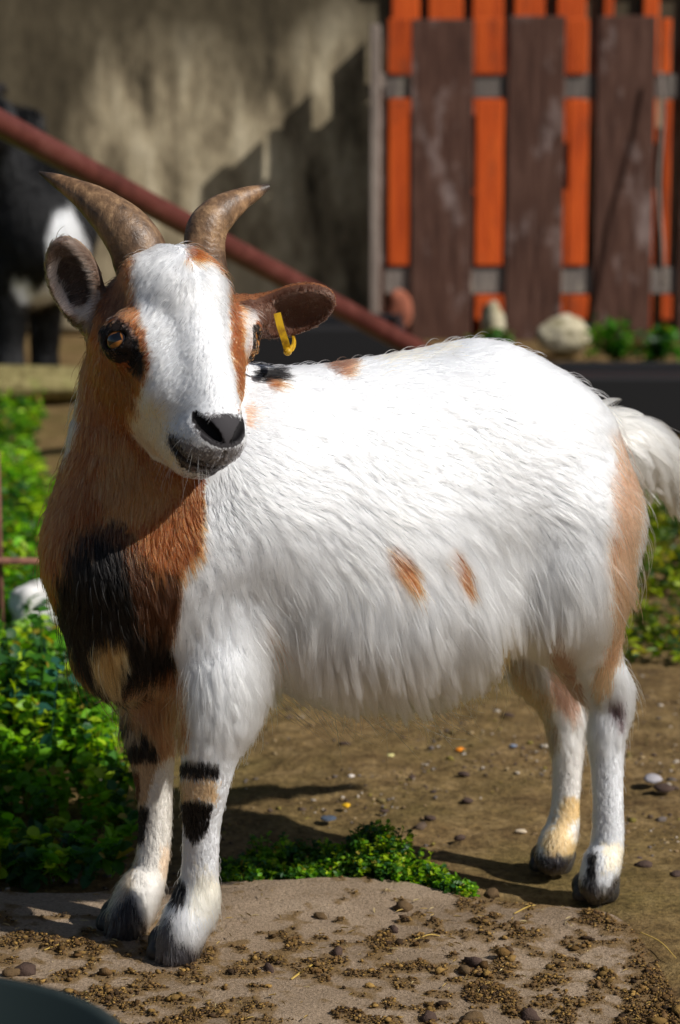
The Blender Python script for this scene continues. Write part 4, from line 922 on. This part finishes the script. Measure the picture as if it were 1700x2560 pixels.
fence = tag(empty('plank_fence', tuple(W(1340, 850, FY) * [1, 1, 0])), 'dark brown vertical plank fence with grey rails and orange infill boards', 'fence')
for x0, x1, y0, y1 in [(1025, 1185, 48, 852), (1262, 1415, 40, 850), (1480, 1642, 40, 872), (1692, 1850, 44, 872), (1915, 2070, 44, 872), (2140, 2290, 44, 872)] + [(2365 + 222 * i, 2518 + 222 * i, 44, 872) for i in range(8)]:
    pxbox('plank', x0, x1, y0, y1, FY, .014, w_brown, fence)
for y0, y1 in ((186, 246), (668, 735)): pxbox('rail', 960, 4080, y0, y1, FY + .0145, .045, w_grey, fence)
for x0, x1 in ((970, 1024), (1187, 1260), (1417, 1472), (1652, 1680), (1852, 1912), (2072, 2138), (2292, 2363), *[(2520 + 222 * i, 2585 + 222 * i) for i in range(7)]):
    for y0, y1 in ((46, 184), (250, 664)): pxbox('infill_board', x0, x1 - (0 if x0 > 1000 else 0), y0, y1, FY + .004, .010, w_orange, fence)
    pxbox('infill_board', x0, x1, 738, 800, FY + .004, .010, w_orange, fence)
orange = tag(empty('orange_board_screen', tuple(W(1300, 300, WY - .03) * [1, 1, 0])), 'tall orange board screen showing above and behind the brown plank fence', 'fence')
for x0, x1 in ((976, 1050), (1066, 1160), (1174, 1262), (1276, 1366), (1380, 1470), (1494, 1540), (1590, 1655), (1700, 1790), (1806, 1900), (1915, 2000), *[(2016 + 100 * i, 2102 + 100 * i) for i in range(20)]):
    pxbox('board', x0, x1, -260, 840, WY - .024, .018, w_orange, orange)
for y0, y1 in ((-120, -60),): pxbox('crossbar', 960, 4010, y0, y1, WY - .045, .02, w_brown, orange)
# side gate, seen edge-on; its slats throw the stepped shadow on the wall
gate = tag(empty('side_gate', (.115, WY - .12, 0)), 'narrow slatted wooden gate seen edge-on against the wall beside the orange boards', 'gate')
zt = W(930, 78, WY - .1)[2]; gxp = .112
for t0, t1 in ((.018, .072), (.106, .152), (.186, .236)): boxo('slat', (gxp + .009, WY - (t0 + t1) / 2, zt / 2), (.009, t1 - t0, zt), w_lite, gate, .002)
boxo('rail', (gxp + .0235, WY - .127, zt - .16), (.018, .218, .05), w_lite, gate, .002)
boxo('backing_panel', (gxp + .0235, WY - .127, (zt - .20) / 2), (.012, .218, zt - .20), w_brown, gate, .002)
boxo('post', (gxp + .002, WY - .260, zt / 2 + .01), (.034, .04, zt + .02), w_lite, gate, .004)
# ---- leaning pole and its post
pole_m, nt, b = new_mat('red_oxide_paint', rough=.38, spec=.5)
nt.links.new(ramp(nt, noise(nt, 12, 5, .7), [(.3, (.055, .014, .011)), (.55, (.105, .028, .022)), (.75, (.15, .055, .045))]), b.inputs['Base Color'])
A = W(-160, 222, 4.45); Bq = W(1040, 872, 6.15); Cq = Bq + (Bq - A) * .30
def rod(name, pts, r, mat, parent=None, seg=20):
    P = np.array(pts, float); T = np.gradient(P, axis=0); V = []
    for p, t in zip(P, T):
        t = unit(t); s1 = unit(np.cross(t, [0.01, 1, .02])); s2 = np.cross(s1, t); V += [p + r * (s1 * math.cos(k * 2 * math.pi / seg) + s2 * math.sin(k * 2 * math.pi / seg)) for k in range(seg)]
    Fc = [(i * seg + k, i * seg + (k + 1) % seg, i * seg + seg + (k + 1) % seg, i * seg + seg + k) for i in range(len(P) - 1) for k in range(seg)] + [tuple(range(seg - 1, -1, -1)), tuple(range(len(V) - seg, len(V)))]
    return fixn(mesh_obj(name, V, Fc, mat, parent))
dirp = unit(Bq - A); tt = (A[2] - .0) / -dirp[2]; End = A + dirp * tt
tag(rod('leaning_pole', [A + (End - A) * t for t in np.linspace(-.06, 1, 12)], .0255, pole_m), 'red-brown painted pole sloping down from the upper left behind the horns', 'pole')
A2 = A - dirp * .10
pst = tag(boxo('support_post', (A2[0] - .0, A2[1] + .075, .45), (.09, .09, .98), w_lite), 'weathered post holding the upper end of the sloping pole', 'post')
# ---- timber sleeper on the left, trough, added shade box, stones
w_moss = wood('mossy_timber', [(.10, .08, .03), (.24, .20, .08), (.36, .31, .14), (.20, .24, .05)])
tr_m, nt, b = new_mat('black_rubber', (.012, .012, .014), .55, .35)
c0 = W(1400, 1100, 5.95); trg = tag(empty('feed_trough', (c0[0] + .55, 6.05, 0)), 'long low black trough on the ground in front of the fence behind the tail', 'trough')
zt_ = W(1600, 905, 6.15)[2]
boxo('front_panel', (c0[0] + .55, 5.92, zt_ / 2 - .01), (1.5, .03, zt_), tr_m, trg); boxo('rear_panel', (c0[0] + .55, 6.22, zt_ / 2 - .01), (1.5, .03, zt_), tr_m, trg)
boxo('trough_floor', (c0[0] + .55, 6.07, zt_ - .035), (1.47, .268, .02), tr_m, trg)
for s in (-1, 1): boxo('end_panel', (c0[0] + .55 + s * .735, 6.07, zt_ / 2 - .01), (.03, .266, zt_), tr_m, trg)
wx0, wx1 = W(585, 850, 7.0)[0], W(1015, 850, 7.0)[0]; wz = W(800, 812, 7.0)[2]; wcx, wsx = (wx0 + wx1) / 2, wx1 - wx0  # black box put in to stand for the dark shade below the pole
filler = tag(empty('shade_filler', (wcx, 7.2, 0)), 'added black box standing for the dark shade below the sloping pole, behind the ear tag', 'trough')
boxo('front_panel', (wcx, 7.0, wz / 2 - .01), (wsx, .03, wz), tr_m, filler); boxo('rear_panel', (wcx, 7.4, wz / 2 - .01), (wsx, .03, wz), tr_m, filler); boxo('trough_floor', (wcx, 7.2, wz - .05), (wsx - .06, .366, .02), tr_m, filler)
for s in (-1, 1): boxo('end_panel', (wcx + s * (wsx / 2 - .015), 7.2, wz / 2 - .01), (.028, .366, wz), tr_m, filler)
stone_m, nt, b = new_mat('field_stone', rough=.9); nt.links.new(ramp(nt, noise(nt, 16, 5, .7), [(.35, (.16, .14, .06)), (.5, (.42, .37, .25)), (.68, (.66, .60, .46))]), b.inputs['Base Color']); bump(nt, b, noise(nt, 30, 4, .6), .5, .02)
def stone(px, py, Y, r, lbl, el=(1, .8, .8), mat=stone_m, name='stone'):
    c = W(px, py, Y); V0, F0 = ico(); 
    import bmesh
    bm = bmesh.new(); bmesh.ops.create_icosphere(bm, subdivisions=4, radius=1); V = np.array([v.co[:] for v in bm.verts]); Fc = np.array([[v.index for v in f.verts] for f in bm.faces]); bm.free()
    V = V * (1 + .35 * fbm(V + px, 1.2, 3, 2))[:, None] * r * np.array(el) + c; return tag(mesh_obj(name, V, Fc, mat), lbl, 'stone')
tag(stone(-60, 962, 6.55, .062, '', (9.5, 2.2, .75), w_moss, 'fallen_log'), 'mossy yellowish fallen log lying on the sandy ground in front of the black goat', 'log')
stone(1232, 812, 7.6, .048, 'upright pale stone between the first two brown planks', (.8, .8, 1.3))
stone(1405, 838, 7.55, .072, 'pale mossy boulder at the foot of the middle plank', (1.15, .9, .85))
brick_m, nt, b = new_mat('old_brick', rough=.9); nt.links.new(ramp(nt, noise(nt, 20, 5, .7), [(.3, (.16, .05, .03)), (.6, (.34, .11, .06)), (.8, (.45, .3, .22))]), b.inputs['Base Color'])
stone(998, 782, 7.75, .052, 'reddish worn block at the foot of the first plank where the pole ends', (.85, .8, 1.3), brick_m, 'brick_block')
white_m, nt, b = new_mat('white_stone', (.75, .73, .70), .85); nt.links.new(ramp(nt, noise(nt, 40, 5, .7), [(.35, (.45, .42, .36)), (.5, (.78, .76, .74))]), b.inputs['Base Color'])
stone(118, 1535, 3.75, .050, 'white lump of stone among the weeds beside the brown chest', (1.2, .9, 1.0), white_m, 'white_stone')
# leafy tufts at the fence
for i, (a_, w_, h_, lb) in enumerate([(1535, 45, 80, 'green leafy tuft at the foot of the third brown plank'), (1225, 25, 45, 'small green tuft beside the upright pale stone'), (1640, 40, 50, 'low green tuft between the third and fourth planks')]):
    c = W(a_, 850, 7.35); n = 26; x = c[0] + rng.normal(0, w_ * .00122 * .8, n); y = c[1] + rng.normal(0, .04, n); plants('leafy_tuft', x, y, rng.uniform(.3, 1, n) * (c[2] + h_ * .00122), 12, .035, cols=GREENS * [.3, .55, .8], zb=-.01, label=lb, cat='plant')
tag(rod('dry_stick', [W(1652 + 6 * math.sin(i), 180 + i * 60, FY - .03 - .01 * i) for i in range(10)], .0045, w_lite), 'thin dry stick standing against the fence between the third and fourth planks', 'stick')
# rusty rods on the left
rust_m, nt, b = new_mat('rusty_iron', (.16, .07, .05), .8); nt.links.new(ramp(nt, noise(nt, 60, 5, .7), [(.3, (.07, .03, .022)), (.6, (.20, .09, .06))]), b.inputs['Base Color'])
hur = tag(empty('rusty_frame', (W(-100, 1400, 3.55)[0], 3.55, 0)), 'thin rusty metal frame standing in the weeds at the left edge', 'frame')
rod('bar', [W(-420, 1398, 3.55), W(-200, 1400, 3.55), W(130, 1403, 3.55)], .0052, rust_m, hur)
pz = W(2, 1500, 3.56); rod('upright', [(pz[0], 3.562, -.03), (pz[0], 3.562, .20), (pz[0], 3.562, W(2, 1130, 3.56)[2])], .0045, rust_m, hur)
pz = W(-400, 1500, 3.56); rod('upright', [(pz[0], 3.562, -.03), (pz[0], 3.562, .20), (pz[0], 3.562, W(2, 1130, 3.56)[2])], .0045, rust_m, hur)
# bucket right in front of the lens
bk_m, nt, b = new_mat('dark_bucket', (.012, .020, .020), .6, .3)
bc = W(-300, 2671, 1.45); pr_ = [(.02, .0), (.125, .0), (.158, bc[2] - .012), (.166, bc[2] - .012), (.166, bc[2]), (.154, bc[2]), (.120, .012), (.02, .012)]
V = [(bc[0] + r_ * math.cos(k * math.pi / 24), bc[1] + r_ * math.sin(k * math.pi / 24), z_) for r_, z_ in pr_ for k in range(48)]
Fc = [(i * 48 + k, i * 48 + (k + 1) % 48, ((i + 1) % 8) * 48 + (k + 1) % 48, ((i + 1) % 8) * 48 + k) for i in range(8) for k in range(48)]
tag(fixn(mesh_obj('bucket', V, Fc, bk_m)), 'dark round bucket rim, badly out of focus, at the bottom left corner', 'bucket')

# ---- the black and white goat behind
g2 = tag(empty('goat', (W(20, 900, 6.9)[0], 6.9, 0)), 'black goat with a white chest patch standing behind, cut off by the left edge', 'goat')
Y2 = 6.9
def c2(pts, k): P = spline([(*W(*a[:3]), a[3]) for a in pts], 4); return (Chain([(q[:3], q[3]) for q in P]), k, 1)
b2 = [(Ell(W(-60, 560, 7.05), (.34, .20, .20)), .08, 1), (Ell(W(90, 570, 6.9), (.15, .16, .21)), .08, 1), c2([(40, 480, 6.9, .12), (-10, 400, 6.85, .10), (-60, 330, 6.8, .085)], .08),
      (Ell(W(-70, 300, 6.72), (.10, .13, .08)), .05, 1), c2([(-70, 320, 6.7, .07), (-90, 400, 6.6, .045)], .04), (Ell(W(40, 300, 6.85), (.07, .05, .035)), .03, 1),
      c2([(30, 660, 6.85, .075), (28, 760, 6.83, .05), (25, 850, 6.82, .036), (25, 925, 6.8, .035)], .04), c2([(110, 660, 6.95, .075), (112, 760, 6.96, .05), (112, 850, 6.97, .036), (112, 905, 6.97, .035)], .04),
      c2([(-260, 640, 7.1, .08), (-265, 760, 7.1, .045), (-262, 890, 7.1, .03)], .04), c2([(-330, 640, 6.95, .08), (-335, 760, 6.95, .045), (-332, 905, 6.95, .03)], .04)]
gs = [np.arange(-1.9, -.5, .014), np.arange(6.3, 7.5, .014), np.arange(-.03, 1.2, .014)]
V, Q = surface_nets(field(b2, *gs), *gs); 
m_b = attr_mat('dark_coat', 'tint', .7, .2); o = mesh_obj('body', V, Q, m_b, g2); n2_ = np.zeros(len(V) * 3, np.float32); o.data.vertices.foreach_get('normal', n2_); n2_ = n2_.reshape(-1, 3).astype(float)
def col2(P, px):
    C = np.zeros((len(P), 3)) + (.003, .003, .0035); q = px + np.stack([fbm(P, 12, 2, 3), fbm(P, 12, 2, 8)], 1) * 10
    C[inpoly(q, [(122, 525), (180, 510), (212, 600), (225, 640), (150, 740), (100, 765), (50, 765), (25, 700), (60, 690), (90, 730), (135, 680), (118, 620)])] = (.78, .80, .84); return C
at = o.data.attributes.new('tint', 'FLOAT_COLOR', 'POINT'); at.data.foreach_set('color', np.c_[col2(V, PX(V)), np.ones(len(V))].astype(np.float32).ravel())
P, Nn, vi = scatter(V, Q, n2_, np.full(len(V), 26e3)); Dv = -UP[None] + rng.normal(0, .12, P.shape) - Nn * 0; Dv -= Nn * (Dv * Nn).sum(1)[:, None]; Ln = rng.uniform(.03, .06, len(P))
PT = np.stack([P + Dv * (t * Ln)[:, None] + Nn * ((t - .5 * t * t) * Ln * .35)[:, None] for t in (0, .33, .66, 1)], 1)
build_curves('coat', PT, np.full(len(P), .0011)[:, None] * np.array([[1, 1, .8, .3]]), col2(P, PX(P + Dv * .02)), mh, g2)
m_dk = new_mat('dark_horn', (.012, .011, .012), .6)[0]
sweep('horn', [(*W(-50, 285, 6.72), .03), (*W(-30, 240, 6.75), .026), (*W(0, 222, 6.85), .018), (*W(15, 235, 6.95), .006)], m_dk, g2, n=24, m=12)
